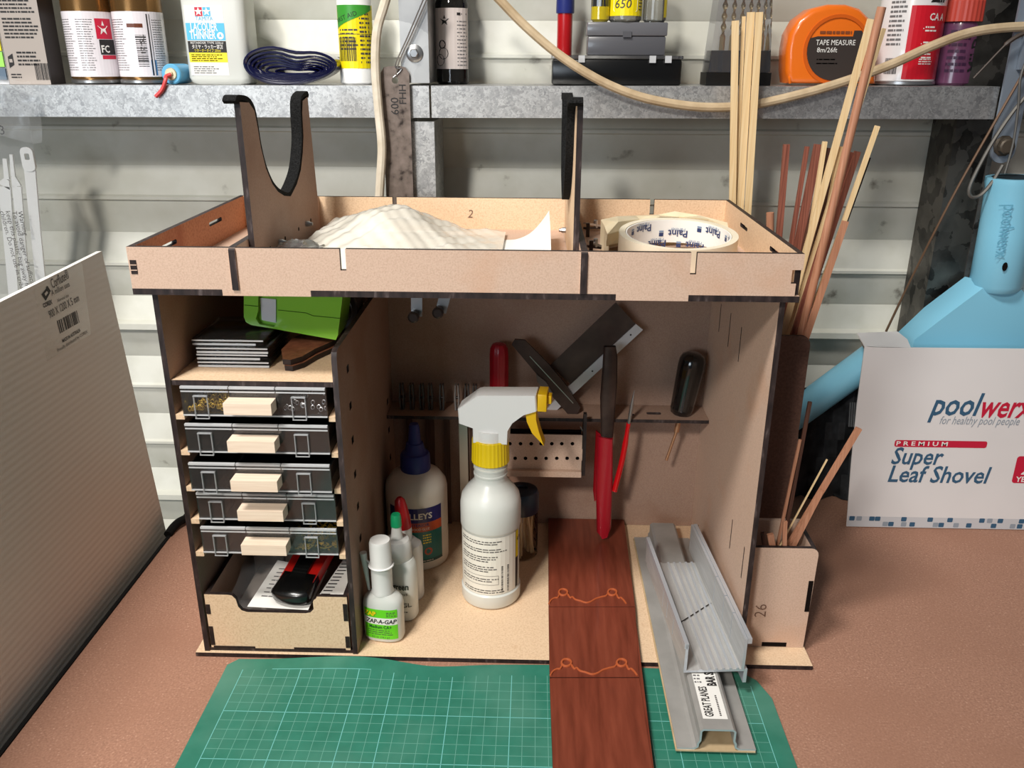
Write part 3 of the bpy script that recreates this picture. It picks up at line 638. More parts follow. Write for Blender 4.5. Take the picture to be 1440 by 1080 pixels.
GOLD = plain('bronze_can', (140, 104, 62), .22, .75); LABW = plain('can_label', (232, 226, 230), .22, coat=.5)
def spray_can(cx, label, kind):
    z_ = sz(cx); r = .0229; t_ = thing('spray_can', label, 'spray can', (cx, YS+.004, z_), group='spray paint cans', local=True)
    part('can_body', MB().lathe([(r-.003, 0), (r-.001, .0008), (r-.0005, .003), (r-.001, .0045), (r, .0055), (r, .118), (r-.002, .124), (.016, .134), (.014, .139)], 40), GOLD, t_)
    part('bottom_rim', MB().lathe([(r-.002, .0001), (r+.0006, .0012), (r+.0006, .0034), (r-.002, .005)], 40, cap=False), STEEL, t_)
    part('cap', MB().lathe([(.015, .139), (.015, .165), (.012, .168)], 32), WHITE, t_)
    cf_ = cyl((0, 0, 0), r); pr = Print(lambda a, b_, h: cf_(a*.785, b_, h), t_); zt_ = oy(130, 17, YS).z-z_
    pr.rect(-PI*r, PI*r, .0068, zt_, LABW, 1)
    if kind == 1:
        pr.lines(-.036, -.006, .012, zt_-.006, 22, GREYINK, seed=1, thick=.3); pr.lines(-.002, .017, .012, zt_-.006, 22, GREYINK, seed=2, thick=.3)
        pr.rect(.0195, .040, zt_-.024, zt_-.006, CRIM, 2); star(pr, .0285, zt_-.0145, .0068, PAPER); pr.rect(.0215, .042, zt_-.038, zt_-.0245, INK, 2); pr.text('FC', .028, zt_-.036, .009, PAPER, bold=.02); pr.rect(.023, .042, zt_-.042, zt_-.0385, CRIM, 2)
    else:
        pr.lines(-.034, -.004, .012, zt_-.006, 22, GREYINK, seed=3, thick=.3); pr.rect(-.002, .016, zt_-.014, zt_-.0105, plain('brown_band', (104, 54, 34), .4), 2)
        pr.text('TS-21', .0105, zt_-.020, .0075, DGI, align='L', rot=-PI/2); pr.bars(.006, .018, .016, .044, 12, INK, seed=8, vertical=False)
        pr.rect(.021, .0225, .008, zt_-.002, INK, 2); pr.rect(.0245, .0252, .008, zt_-.002, INK, 2); pr.lines(.027, .044, .012, zt_-.006, 22, GREYINK, seed=4, thick=.3); pr.rect(.0205, .027, .008, .022, plain('blue_fade', (70, 120, 170), .4), 1.5)
    pr.done(); return t_
def star(pr, a, b_, r, mat, h=3):
    pts = [(a+(r if k % 2 == 0 else r*.42)*math.sin(PI*k/5), b_+(r if k % 2 == 0 else r*.42)*math.cos(PI*k/5)) for k in range(10)]; pr.poly(pts, mat, h)
spray_can(oy(126.5, 60, YS).x, 'bronze spray paint can with white label and red star, left one of two', 1)
spray_can(oy(196, 60, YS).x, 'bronze spray paint can with brown band and barcode, right one of two', 2)

# small motor
mc = oy(241, 101.5, .279); mz = sz(mc.x); r = .0092
mt = thing('hobby_motor', 'small blue cylindrical cell with a red wire lying before the white thinner bottle', 'battery', (mc.x, .29, mz))
Tm = Matrix.Translation((mc.x, .2775, mz+r+.0002)) @ Matrix.Rotation(-PI/2+.0, 4, 'X') @ Matrix.Rotation(0, 4, 'Z')
part('casing', MB().lathe([(r-.001, 0), (r, .001), (r, .034), (r-.001, .035)], 28, T=Tm), plain('sky_blue_wrap', (92, 172, 214), .4), mt)
part('end_cap', MB().lathe([(.0052, -.0014), (.0058, 0)], 20, T=Tm).lathe([(.0024, -.0030), (.0026, -.0014)], 12, T=Tm), plain('nickel', (200, 184, 150), .35, .6), mt)
wp = smooth_path([V((mc.x+.001, .2748, mz+r)), V((mc.x-.003, .272, mz+r-.002)), oy(233, 112, .2675), oy(228, 126, .2670), oy(219, 136, .2665)], 5)
part('red_wire', MB().tube(wp, .0018, 8), plain('red_insulation', (214, 70, 70), .4), mt)

# thinner bottle
jx0, jx1, jz = oy(264, 115, .287).x, oy(352, 117, .287).x, sz(-.29); jc = (jx0+jx1)/2; hw = (jx1-jx0)/2
jt = thing('thinner_bottle', 'translucent rectangular bottle of lacquer thinner with a star label', 'bottle', (jc, .307, jz), local=True)
rs = []
for z_, k in ((0, .86), (.002, .95), (.006, 1), (.075, 1), (.083, .96), (.091, .80), (.096, .5), (.098, .34), (.106, .34)):
    w_, d_ = hw*k, .020*(k if k > .5 else .6); rs.append([(x, y, z_) for x, y in rrect(-w_, w_, -d_, d_, min(.008, d_*.9), 4)])
part('bottle_body', MB().rings(rs), FROST, jt); part('cap', MB().lathe([(.013, .106), (.013, .124), (.012, .125)], 28), WHITE, jt)
pr = Print(flat((0, -.0200, 0), (1, 0, 0), (0, 0, 1)), jt)
lx0, lx1, lz0, lz1 = oy(269, 100, .287).x-jc, oy(322, 100, .287).x-jc, oy(290, 106, .287).z-jz, oy(290, 7, .287).z-jz
def lz(f): return lz1+(lz0-lz1)*f
SKY = plain('sky_print', (84, 186, 226), .4); YELP = plain('yellow_print', (244, 222, 20), .4)
pr.rect(lx0, lx1, lz0, lz1, PAPER); pr.rect(lx0, lx1, lz(.495), lz(.25), SKY, 2); pr.rect(lx0, lx1, lz(.67), lz(.505), INK, 2); pr.rect(lx0, lx1, lz(.81), lz(.67), YELP, 2)
sw = (lx1-lx0); cx_ = (lx0+lx1)/2
for k, (c_) in enumerate((CRIM, SKY)):
    a = cx_+(-.0072 if k == 0 else .0004)-.001; pr.rect(a, a+.0070, lz(.155), lz(.03), c_, 2); star(pr, a+.0035, lz(.092), .0040, PAPER)
pr.text('TAMIYA', cx_, lz(.215), .0050, SKY, fit=.0165); pr.text('LACQUER', cx_-.001, lz(.36), .0098, PAPER, fit=sw*.70, bold=.02); pr.text('THINNER', cx_-.003, lz(.475), .0098, PAPER, fit=sw*.68, bold=.02)
pr.poly(circle(lx1-.0045, lz(.43), .0032, 14), PAPER, 3); pr.poly([(lx1-.0045, lz(.395)), (lx1-.0060, lz(.445)), (lx1-.0030, lz(.445))], SKY, 4)
pr.text('RETARDER TYPE 250ml', cx_, lz(.545), .0026, PAPER, fit=sw*.85); pr.text('\u30bf\u30df\u30e4\u30fb\u30e9\u30c3\u30ab\u30fc\u6eb6\u5264', cx_, lz(.612), .0042, PAPER, fit=sw*.8, bold=.01); pr.text('\u30ea\u30bf\u30fc\u30c0\u30fc\u30bf\u30a4\u30d7 250ml', cx_, lz(.658), .0030, YELP, fit=sw*.68)
pr.lines(lx0+.002, lx1-.002, lz(.80), lz(.69), 4, GREYINK, seed=2); pr.lines(lx0+.003, lx1-.008, lz(.98), lz(.86), 4, GREYINK, seed=5); pr.done()

# coiled band
bc = oy(412, 92, .295); bz = sz(bc.x)
def loop(w, h, cx, cz, sag, n=40):
    return [(cx+w*math.cos(2*PI*k/n), cz+h*math.sin(2*PI*k/n)*(1+.18*math.cos(2*PI*k/n+2.7))+(-sag*max(0, math.sin(2*PI*k/n))*math.exp(-((math.cos(2*PI*k/n)-.15)/.35)**2)) ) for k in range(n)]
mb = MB()
for w, h, dx, sag, tk in ((.0445, .0176, 0, .004, .0034), (.0412, .0145, .0003, .0045, .0028), (.0384, .0121, .0006, .005, .0026), (.0352, .0098, .001, .0045, .0026), (.0318, .0076, .0018, .0035, .0026), (.0270, .0054, .003, .002, .0026), (.0200, .0034, .005, .0008, .0022)):
    zc_ = bz+.0182-(.0176-h)*.45
    a_, b__ = loop(w, h, bc.x+dx, zc_, sag), loop(w-tk, h-tk, bc.x+dx, zc_, sag)
    mb.rings([[(x, y, z_) for x, z_ in L_] for y, L_ in ((.311, b__), (.285, b__), (.2838, [((p[0]*.5+q[0]*.5), (p[1]*.5+q[1]*.5)) for p, q in zip(a_, b__)]), (.285, a_), (.311, a_), (.311, b__))], cap=False)
mb.v = [V((p.x, p.y, max(p.z, bz))) for p in mb.v]
single('coiled_band', mb, plain('navy_gloss', (14, 16, 54), .2, coat=.5), 'coil of glossy navy blue band lying right of the thinner bottle', 'ribbon coil', (bc.x, .297, bz))

# yellow glue bottle
gx = (oy(479, 110, YS).x+oy(528, 110, YS).x)/2; gz = sz(gx); r = .0168
gt = thing('glue_bottle', 'white glue bottle with yellow label and green corner left of the hanging rule', 'glue bottle', (gx, YS, gz), local=True)
part('bottle_body', MB().lathe([(r-.002, 0), (r, .0015), (r, .012), (r-.0006, .0135), (r-.0006, .078), (r-.003, .083), (.008, .09)], 36), WHITE, gt)
part('nozzle_cap', MB().lathe([(.009, .09), (.008, .105), (.004, .118)], 24), YEL, gt)
pr = Print(cyl((0, 0, 0), r-.0006), gt); zt_ = oy(500, 8, YS).z-gz; pr.rect(-.036, .036, .0145, zt_, YELP)
GRN = plain('green_print', (60, 150, 50), .4); [pr.rect(-.0185+.00135*k, -.0185+.00135*(k+1), zt_-.0205+.0165*(k+.5)/30, zt_, GRN, 2) for k in range(30)]; pr.text('FIRST AID', -.006, zt_-.0125, .0058, INK, rot=.3)
pr.rect(-.025, -.0185, zt_-.020, zt_, INK, 2); pr.lines(-.014, .005, zt_-.040, zt_-.020, 6, DGI, seed=3); pr.bars(-.016, .004, .021, .042, 14, INK, seed=6); pr.lines(.007, .020, .018, .064, 12, DGI, seed=8); pr.rect(-.02, .022, .0445, .045, DGI, 2); pr.done()

# cords
CORDW = noisy('pale_cord', [(.3, (206, 194, 172)), (.7, (228, 218, 200))], 80, 3, .6)
CORDT = noisy('tan_cord', [(.3, (176, 152, 118)), (.7, (206, 184, 150))], 60, 4, .65)
pts = [oy(x, y, Y) for x, y, Y in ((552, -30, .262), (540, 8, .260), (530, 45, .259), (528, 95, .258), (532, 150, .257), (537, 205, .256), (535, 250, .256), (533, 285, .255), (530, 340, .255))]
single('power_cord', MB().tube(smooth_path(pts, 6), .0043, 10), CORDW, 'cream cord hanging straight down beside the steel rule', 'cord', pts[-1])
pts = [oy(x, y, Y) for x, y, Y in ((660, -45, .258), (700, -3, .258), (740, 38, .258), (790, 80, .258), (845, 114, .259), (900, 136, .260), (960, 148, .261), (1010, 151, .262), (1060, 147, .262), (1120, 134, .262), (1180, 117, .262), (1250, 92, .262), (1310, 65, .262), (1360, 47, .262), (1410, 39, .262), (1480, 36, .262))]
single('slack_cord', MB().tube(smooth_path(pts, 6), .0042, 10), CORDT, 'tan cord drooping across the front of the shelf beam', 'cord', pts[8])

# steel rule on a wire tie
RULE = noisy('mottled_steel', [(.28, (46, 36, 32)), (.42, (110, 98, 90)), (.7, (134, 120, 112))], 130, 5, .5, .3)
rt = thing('steel_rule', 'mottled old steel rule hanging by a wire tie in front of the stud', 'ruler', (oy(556, 110, .2655).x, .2655, .30))
a, b_ = oy(535.5, 103, .2655), oy(575.5, 103, .2655); ztop = oy(555, 93, .2655).z; w_ = (b_.x-a.x)
out_ = [(a.x, .20), (a.x+w_, .20), (a.x+w_, ztop-.006), (a.x+w_*.86, ztop-.001), (a.x+w_*.7, ztop), (a.x+w_*.3, ztop), (a.x+w_*.12, ztop-.001), (a.x, ztop-.006)]
hc = oy(556, 113, .2655)
part('blade', MB().prism(out_, (0, .2655, 0), (1, 0, 0), (0, 0, 1), (0, -.0012, 0), [circle(hc.x, hc.z, .0032, 12)], 0, 0), [RULE], rt)
pr = Print(flat((0, .2643, 0), (1, 0, 0), (0, 0, 1)), rt); q = oy(561, 161, .2643); pr.text('600', q.x, q.z, .0105, INK, align='L', rot=PI/2); q = oy(570, 146, .2643); pr.text('FHH', q.x+.001, q.z, .0095, INK, align='L', rot=PI/2); pr.done('engraved_marking')
part('wire_tie', MB().tube(smooth_path([oy(605, -12, .262), oy(580, 45, .262), oy(562, 85, .2625), oy(557, 107, .2635)], 5), .0007, 6).tube(smooth_path([oy(600, -12, .2615), oy(574, 50, .2615), oy(556, 92, .262), oy(565, 97, .2635), oy(553, 109, .2635)], 5), .0007, 6), STEEL, rt)

# glass bottle
gx = -.0605; gz = sz(gx); r = .0160; Yg = .322
gt = thing('glass_bottle', 'clear glass bottle with a white label right of the bolted bracket', 'bottle', (gx, Yg, gz), local=True)
GLASS = clear('bottle_glass', tint=(.55, .55, .54), gloss=.5, body=.15, body_col=(60, 56, 54))
part('glass', MB().lathe([(r-.002, 0), (r, .002), (r, .072), (r-.002, .078), (.010, .086), (.0085, .092), (.0085, .112)], 32), GLASS, gt)
part('cap', MB().lathe([(.0095, .110), (.0095, .128), (.008, .129)], 28), BLACK, gt)
pr = Print(cyl((0, 0, 0), r), gt); pr.rect(-.026, .020, .014, .068, plain('ivory_label', (226, 214, 208), .5)); pr.lines(.006, .018, .016, .058, 13, GREYINK, seed=4, thick=.3); pr.poly(circle(-.008, .028, .0055), INK); pr.poly(circle(-.012, .022, .0055), INK); pr.poly(circle(-.009, .036, .004), INK); star(pr, -.006, .057, .005, INK); pr.rect(.006, .0095, .0615, .064, INK, 2); pr.rect(.0105, .017, .0620, .0635, DGI, 2); pr.done()

# black case, grey case, jars, marker
bx0, bx1, bz_ = oy(776, 110, .285).x, oy(958, 110, .285).x, sz(.1); bt = oy(860, 80, .285).z
bb = thing('black_tool_case', 'flat black plastic case with a clear lid lying on the shelf beam', 'case', ((bx0+bx1)/2, .30, bz_))
part('case_base', MB().box(bx0, bx1, .285, .316, bz_, bt-.002, bev=.002), plain('black_case', (14, 14, 14), .25), bb)
part('lid', MB().box(bx0-.0008, bx1+.0008, .2845, .3165, bt-.0018, bt+.0012, bev=.0007), SMOKE, bb)
for px in (818, 918, 940): q = oy(px, 79, .284); part('latch', MB().box(q.x-.003, q.x+.003, .2828, .2844, bt-.0050, bt+.0012), CLEAR_RIM, bb)
cx0, cx1, cz1 = oy(825, 60, .289).x, oy(938, 60, .289).x, oy(880, 31, .289).z; cz0 = bt+.0014
gb = thing('grey_storage_case', 'smoky grey plastic box stacked on the black case', 'case', ((cx0+cx1)/2, .30, cz0))
SMK = plain('smoked_plastic', (88, 88, 92), .25, coat=.2)
part('case_base', MB().box(cx0+.001, cx1-.001, .290, .315, cz0, cz1-.012, bev=.0015), SMK, gb); part('lid', MB().box(cx0, cx1, .2892, .3158, cz1-.0118, cz1, bev=.0012), plain('smoked_lid', (104, 104, 108), .22, coat=.3), gb)
part('catch', MB().box((cx0+cx1)/2-.004, (cx0+cx1)/2+.004, .2882, .2891, cz1-.013, cz1-.008), SMK, gb)
def jar(px0, px1, label, fill, Yj, lid, print_=None):
    a, c = oy(px0, 20, Yj).x, oy(px1, 20, Yj).x; r = (c-a)/2; t_ = thing('paint_jar', label, 'paint jar', ((a+c)/2, Yj+.0, cz1+.0003), group='paint jars on the grey box', local=True)
    part('jar_glass', MB().lathe([(r-.002, 0), (r, .002), (r, .030), (r-.003, .034)], 32), fill, t_)
    part('lid', MB().lathe([(r-.001, .034), (r-.001, .045), (r-.002, .046)], 32), lid, t_)
    if print_:
        pr = Print(cyl((0, 0, 0), r), t_); print_(pr, r); pr.done()
YG = plain('yellow_varnish', (190, 170, 30), .1, coat=.8); CLJ = clear('jar_plastic', tint=(.8, .8, .76), gloss=.5, body=.3, body_col=(170, 168, 160))
jar(831, 857, 'narrow jar of yellow liquid at the left on the grey box', YG, .2985, STEEL, lambda pr, r: pr.rect(-.016, .016, .013, .028, plain('black_label', (46, 46, 44), .15, coat=.6)))
def p650(pr, r):
    pr.rect(-.026, .026, .005, .030, YELP); pr.poly(rrect(-.013, .0105, .0085, .0225, .002), PAPER, 2); pr.text('650', -.004, .0115, .0105, DGI, shear=.15); pr.lines(.0125, .019, .009, .020, 4, DGI, seed=2)
jar(856, 902, 'yellow labelled jar marked 650 in the middle on the grey box', CLJ, .302, WHITE, p650)
jar(904, 937, 'plain clear jar at the right on the grey box', CLJ, .303, YEL, lambda pr, r: pr.rect(.008, .016, .004, .030, YELP))
px_ = (oy(784, 50, .327).x+oy(804, 50, .327).x)/2; pz = sz(px_); pt = thing('marker_pen', 'red marker pen with a navy cap standing behind the black case', 'pen', (px_, .327, pz), local=True)
zc_ = oy(794, 19, .327).z-pz
part('barrel', MB().lathe([(.0068, 0), (.0073, .001), (.0073, zc_)], 28), RED, pt); part('cap', MB().lathe([(.0084, zc_), (.0088, zc_+.001), (.0082, zc_+.035), (.006, zc_+.037)], 28), BLUEDK, pt)
part('foot', MB().lathe([(.0074, .0), (.0076, .004), (.0074, .0042)], 28), WHITE, pt)

# drill case
dx0, dx1 = oy(993, 112, .287).x, oy(1084, 112, .287).x; dz = sz(.21); dm = (dx0+dx1)/2
dc = thing('drill_bit_case', 'smoky clear case of gold drill bits on a black base', 'drill bit case', (dm, .303, dz), local=True)
hw = (dx1-dx0)/2; zb1 = oy(1040, 102, .287).z-dz; zb2 = oy(1040, 71, .287).z-dz
def tap(x0, x1, z0_, z1_, k, y0=-.016, y1=.016): return [[(x, y, z0_) for x, y in rect(-x0, x0, y0, y1)], [(x, y, z1_) for x, y in rect(-x1, x1, y0*k, y1*k)]]
part('base', MB().rings(tap(hw, hw, 0, zb1, 1)), BLACK, dc, smooth=0); part('base_insert', MB().rings(tap(hw*.93, hw*.88, zb1+.0002, zb2, .9, -.015, .015)), plain('charcoal_plastic', (40, 42, 46), .25), dc, smooth=0)
part('cover', MB().rings(tap(hw*.96, hw*.80, zb1+.0002, .075, .98, -.0158, .0158)), SMOKE, dc, smooth=0)
DRL = plain('gold_drill_steel', (208, 182, 132), .35, .45)
for k, (px, r) in enumerate(((1015, .0026), (1028, .0022), (1040, .0021), (1051, .0020), (1061, .0019), (1071, .0017), (1078, .0014))):
    x = oy(px, 60, .303).x-dm; mb = MB(); rs = []
    for j in range(26):
        a = j*.55; z_ = zb2+.012+j*.0016
        rs.append([(x+r*f*math.cos(a+q), -.002+r*f*math.sin(a+q), z_) for f, q in ((1, 0), (.55, .9), (.55, PI-.9), (1, PI), (.55, PI+.9), (.55, -.9))])
    mb.rings(rs); mb.lathe([(r, zb2+.0003), (r, zb2+.012)], 10, c=(x, -.002, 0)); part('drill_bit', mb, DRL, dc)

# tape measure
TMY = .290; tm_px = [(1107, 117), (1105, 100), (1106, 70), (1110, 48), (1122, 27), (1142, 12), (1165, 6), (1190, 6), (1210, 12), (1224, 26), (1231, 50), (1233, 80), (1232, 118)]
ol = [(oy(*a, TMY).x, max(oy(*a, TMY).z, sz(.3))) for a in tm_px]; cx_ = sum(p[0] for p in ol)/len(ol); cz_ = .470
ORG = plain('orange_plastic', (232, 112, 22), .3, coat=.3)
tt = thing('tape_measure', 'orange tape measure with a dark label on the shelf beam', 'tape measure', (cx_, .306, sz(.3)))
def off(k): return [(cx_+(x-cx_)*k, max(cz_+(z_-cz_)*k, sz(.3))) for x, z_ in ol]
mb = MB(); mb.rings([[(x, y, z_) for x, z_ in off(k)] for y, k in ((.288, .86), (.2885, .92), (.291, .98), (.294, 1), (.316, 1), (.320, .97), (.322, .88))])
part('shell', mb, ORG, tt, smooth=60)
lc_ = oy(1176, 70, .288); rr_ = .0268
part('label_ring', MB().prism(circle(lc_.x, lc_.z, rr_+.0035, 36), (0, .2878, 0), (1, 0, 0), (0, 0, 1), (0, -.0008, 0), [circle(lc_.x, lc_.z, rr_+.0005, 36)], 0, 0), [plain('dark_orange', (206, 92, 20), .35)], tt)
pr = Print(flat((lc_.x, .2878, lc_.z), (1, 0, 0), (0, 0, 1)), tt)
dpts = [(rr_*math.sin(a), rr_*math.cos(a)) for a in [PI*.38+(PI*2-PI*.76)*k/24 for k in range(25)]]; pr.poly([p for p in dpts]+[(-.0185, .0115), (.0135, .0115), (.014, .0165), (.021, .0165)], plain('charcoal_label', (58, 50, 46), .4), 2)
pr.text('TAPE MEASURE', -.0015, .0040, .0066, PAPER, fit=.036, h=3); pr.text('8m/26ft', -.0085, -.0022, .0060, PAPER, fit=.0185, h=3); pr.lines(-.017, .006, -.0135, -.0065, 2, GREYINK, seed=5, thick=.3); pr.lines(-.017, .013, .0126, .0160, 1, plain('brown_print', (130, 66, 30), .5), 3, thick=.7); pr.done()
part('belt_clip', MB().tube(smooth_path([oy(1104, 112, .300), oy(1106.5, 104, .300), oy(1110, 109, .2895), oy(1111, 117, .2895)], 4), .0012, 6), ORG, tt)

# accelerator can, purple jar
cx_ = .3740; zc_ = sz(cx_); r = .0288; Yc = .3175
at = thing('aerosol_can', 'white and red aerosol can right of the tape measure', 'spray can', (cx_, Yc, zc_), local=True)
part('can_body', MB().lathe([(r-.002, 0), (r, .002), (r, .105), (r-.004, .112), (.016, .120)], 40), plain('white_tin', (226, 222, 220), .25, coat=.4), at)
part('bottom_rim', MB().lathe([(r-.001, .0001), (r+.0007, .001), (r+.0007, .0035), (r-.001, .005)], 40, cap=False), STEEL, at)
part('cap', MB().lathe([(.020, .1125), (.020, .135), (.018, .137)], 32), WHITE, at)
REDP = plain('red_print', (206, 22, 40), .3, coat=.3); pr = Print(cyl((0, 0, 0), r, ang=-.66), at)
zr = oy(1300, 10, Yc).z-zc_; pr.rect(.007, .052, .0055, zr, REDP); pr.text('ZIP', .0225, zr+.003, .0155, INK, align='L', bold=.03, fit=.020); pr.text('CA A', .024, zr-.0125, .0085, PAPER, align='L', bold=.02, fit=.017)
for k, z_ in enumerate((.049, .036, .026)): pr.rect(.0195, .0203, z_, z_+.0008, PAPER, 2); pr.lines(.0215, .034, z_-.003, z_+.003, 2, PAPER, seed=k+3)
pr.lines(.020, .034, .018, .024, 3, PAPER, seed=8); pr.lines(-.012, .0035, .034, .078, 11, GREYINK, seed=12); pr.bars(-.010, .002, .010, .024, 14, INK, seed=14); pr.done()
cx_ = .4215; zc_ = sz(cx_); r = .0198; Yc = .318
jt = thing('purple_paint_jar', 'purple paint jar with a ribbed red lid right of the aerosol can', 'paint jar', (cx_, Yc, zc_), local=True)
zj = oy(1350, 32, Yc).z-zc_
part('jar_body', MB().lathe([(r-.002, 0), (r, .002), (r, zj-.004), (r-.001, zj)], 36), plain('purple_paint', (98, 56, 84), .25, coat=.5), jt)
mb = MB(); rs = []
for z_, k in ((zj+.0005, 1), (zj+.018, .99), (zj+.020, .93)): rs.append([(r*1.06*k*(1+.02*(i % 2))*math.cos(2*PI*i/64), r*1.06*k*(1+.02*(i % 2))*math.sin(2*PI*i/64), z_) for i in range(64)])
part('lid', MB().rings(rs), plain('coral_red_lid', (190, 70, 56), .4), jt, smooth=0)
pr = Print(cyl((0, 0, 0), r, ang=.3), jt); pr.text('MILD', .0075, .012, .0135, INK, align='L', rot=PI/2, bold=.02); pr.text('LLY', .0165, .012, .0135, INK, align='L', rot=PI/2, bold=.01); pr.lines(-.022, -.004, .010, .050, 7, plain('dark_purple_print', (58, 26, 56), .4), seed=3); pr.done()

# strap, wires at the right
STR = plain('grey_painted_steel', (136, 146, 158), .4, .3)
a, b_ = oy(1391, 215, .2665), oy(1425, 215, .2665); hwid = (b_.x-a.x)/2; cxs = (a.x+b_.x)/2; zbm = oy(1407, 229, .2665).z
st = thing('steel_strap', 'grey painted steel strap with a round end bolted over the right stud', 'bracket', (cxs, .2665, .40))
part('strap', MB().prism([(cxs-hwid, .72), (cxs-hwid, zbm+hwid)]+[(cxs-hwid*math.cos(PI*k/12), zbm+hwid-hwid*math.sin(PI*k/12)) for k in range(1, 12)]+[(cxs+hwid, zbm+hwid), (cxs+hwid, .72)], (0, .2668, 0), (1, 0, 0), (0, 0, 1), (0, -.003, 0), (), 0, 0), [STR], st)
q = oy(1411, 205, .2637); Tm = Matrix.Translation((q.x, .2636, q.z)) @ Matrix.Rotation(PI/2, 4, 'X')
part('bolt', MB().lathe([(.0095, 0), (.0095, .0015), (.0075, .003), (.007, .0075), (.0055, .0085)], 10, T=Tm), plain('rusty_bolt', (92, 82, 70), .5, .5), st)
part('clip_plate', MB().box(oy(1430, 98, .262).x, oy(1490, 98, .262).x, .2585, .2632, oy(1440, 98, .262).z, .60), STR, st)
RW = plain('brown_wire', (112, 84, 62), .5, .2); GW = plain('grey_wire', (104, 100, 94), .45, .4)
pts = [oy(x, y, Y) for x, y, Y in ((1470, 50, .2575), (1437, 106, .2575), (1400, 170, .258), (1350, 258, .262), (1315, 325, .27), (1290, 375, .28), (1268, 420, .29), (1246, 466, .30))]
single('brown_wire', MB().tube(smooth_path(pts, 6), .0012, 6), RW, 'thin brown wire slanting down in front of the right stud', 'wire', pts[-1])
pts = [oy(x, y, .2560) for x, y in ((1490, 90, ), (1440, 138), (1405, 185), (1380, 228), (1364, 262), (1365, 276), (1378, 275), (1394, 258), (1410, 232))]
single('looped_wire', MB().tube(smooth_path(pts, 6), .0017, 6), GW, 'thick grey wire with a bent loop above the blue shovel', 'wire', pts[-1])
pts = [oy(x, y, .2545) for x, y in ((1470, 40), (1440, 47), (1420, 58), (1405, 72), (1388, 90), (1369, 110))]
single('kinked_wire', MB().tube(smooth_path(pts, 6), [.002]*15+[.0009]*16, 6), plain('dark_wire', (70, 58, 50), .5), 'short dark wire with a thin end beside the purple jar', 'wire', pts[-1])
pts = [oy(x, y, .2535) for x, y in ((1455, 60), (1436, 105), (1432, 150), (1425, 200), (1413, 244))]
single('straight_wire', MB().tube(smooth_path(pts, 6), .0011, 6), GW, 'thin pale wire hanging down to the mouth of the blue socket', 'wire', pts[-1])

# ================================================================== DRAWERS WITH CLEAR PLASTIC BODIES
def drawer(k, zt, dy):
    x0, x1, zb = -.2322, -.1265, zt-.0218; w = x1-x0; yf = .0005+dy
    mb = MB()
    for a in (x0, x1-.0012): mb.box(a, a+.0012, yf+.0013, .165, zb+.001, zt-.0012)
    mb.box(x0, x1, yf+.0013, .165, zb, zb+.001); mb.box(x0, x1, .165, .1662, zb, zt)
    d = part('drawer', mb, CLEAR, og, 'clear plastic small-parts drawer', smooth=0)
    part('front_pane', MB().box(x0, x1, yf, yf+.0012, zb, zt-.0006), PANE, d, smooth=0)
    xs = [x0+w*f for f in (0, .335, .655, 1)]
    for i in range(3): part('front_rim', MB().box(xs[i]+.0004, xs[i+1]-.0004, yf-.0012, yf+.0012, zt-.0008, zt+.0008).box(xs[i]+.0004, xs[i+1]-.0004, yf-.0006, yf, zt-.0036, zt-.0026), CLEAR_RIM, d, smooth=0)
    for x in xs[1:3]: part('divider', MB().box(x-.0005, x+.0005, yf+.0013, .164, zb+.001, zt-.0015), CLEAR, d, smooth=0)
    part('bottom_rim', MB().box(x0, x1, yf-.0006, yf+.0006, zb-.0004, zb+.0005), CLEAR_RIM, d, smooth=0)
    for x in (x0+.0145+w*.0, x1-.0200):
        mb = MB(); h0, h1 = zb-.0022, zt-.0060
        for a in (x-.0052, x+.0045): mb.box(a, a+.0006, yf-.0016, yf-.0001, h0, h1)
        mb.box(x-.0052, x+.0052, yf-.0022, yf-.0001, h1-.0007, h1); mb.box(x-.0052, x+.0052, yf-.0022, yf-.0014, h0, h0+.0006)
        part('label_clip', mb, CLIPPL, d, smooth=0)
    hx = (xs[1]+xs[2])/2-.0004
    mb = MB(); mb.add([(hx-.0172, yf-.0125, zb+.0058), (hx+.0172, yf-.0125, zb+.0058), (hx+.0172, yf-.0125, zb+.0145), (hx-.0172, yf-.0125, zb+.0145), (hx-.0172, yf-.0003, zb+.0058), (hx+.0172, yf-.0003, zb+.0058), (hx+.0172, yf-.0003, zb+.0145), (hx-.0172, yf-.0003, zb+.0145)],
        [(0, 1, 2, 3), (5, 4, 7, 6), (3, 2, 6, 7), (1, 0, 4, 5), (0, 3, 7, 4), (2, 1, 5, 6)])
    part('handle', mb, BASS_BLOCK, d, 'pale wooden handle block', smooth=0)
    return d, xs, yf, zb
DRW = [drawer(k, zt, dy) for k, (zt, dy) in enumerate(zip(DZ, (0, -.001, -.004, .002, .001)))]
def bits(name, label, cat, x0, x1, y0, y1, z, n, mat, s, seed, ring=False):
    rn = random.Random(seed); mb = MB()
    for k in range(n):
        x, y = rn.uniform(x0, x1), rn.uniform(y0, y1); a = rn.uniform(0, PI); zz = z+.0008+rn.uniform(0, .004)*(1-abs(2*(x-x0)/(x1-x0)-1)); l = rn.uniform(.5, 1)*s
        dx = V((math.cos(a)*l, math.sin(a)*l, rn.uniform(-.0006, .0008))); p = V((x, y, zz)); p = V((min(max(p.x, x0+.001), x1-.001), p.y, p.z))
        if ring: mb.tube([p+V((.0013*math.cos(q), .0008*math.sin(q), .0013*math.sin(q)+.001)) for q in [2*PI*j/8 for j in range(9)]], .0004, 4)
        else: mb.bar(p-dx*.5, p+dx*.5, .0009, .0009)
    single(name, mb, mat, label, cat, ((x0+x1)/2, (y0+y1)/2, z), kind='stuff')
BRASS = plain('brass', (214, 176, 70), .3, .7)
d0, xs, yf, zb = DRW[0]
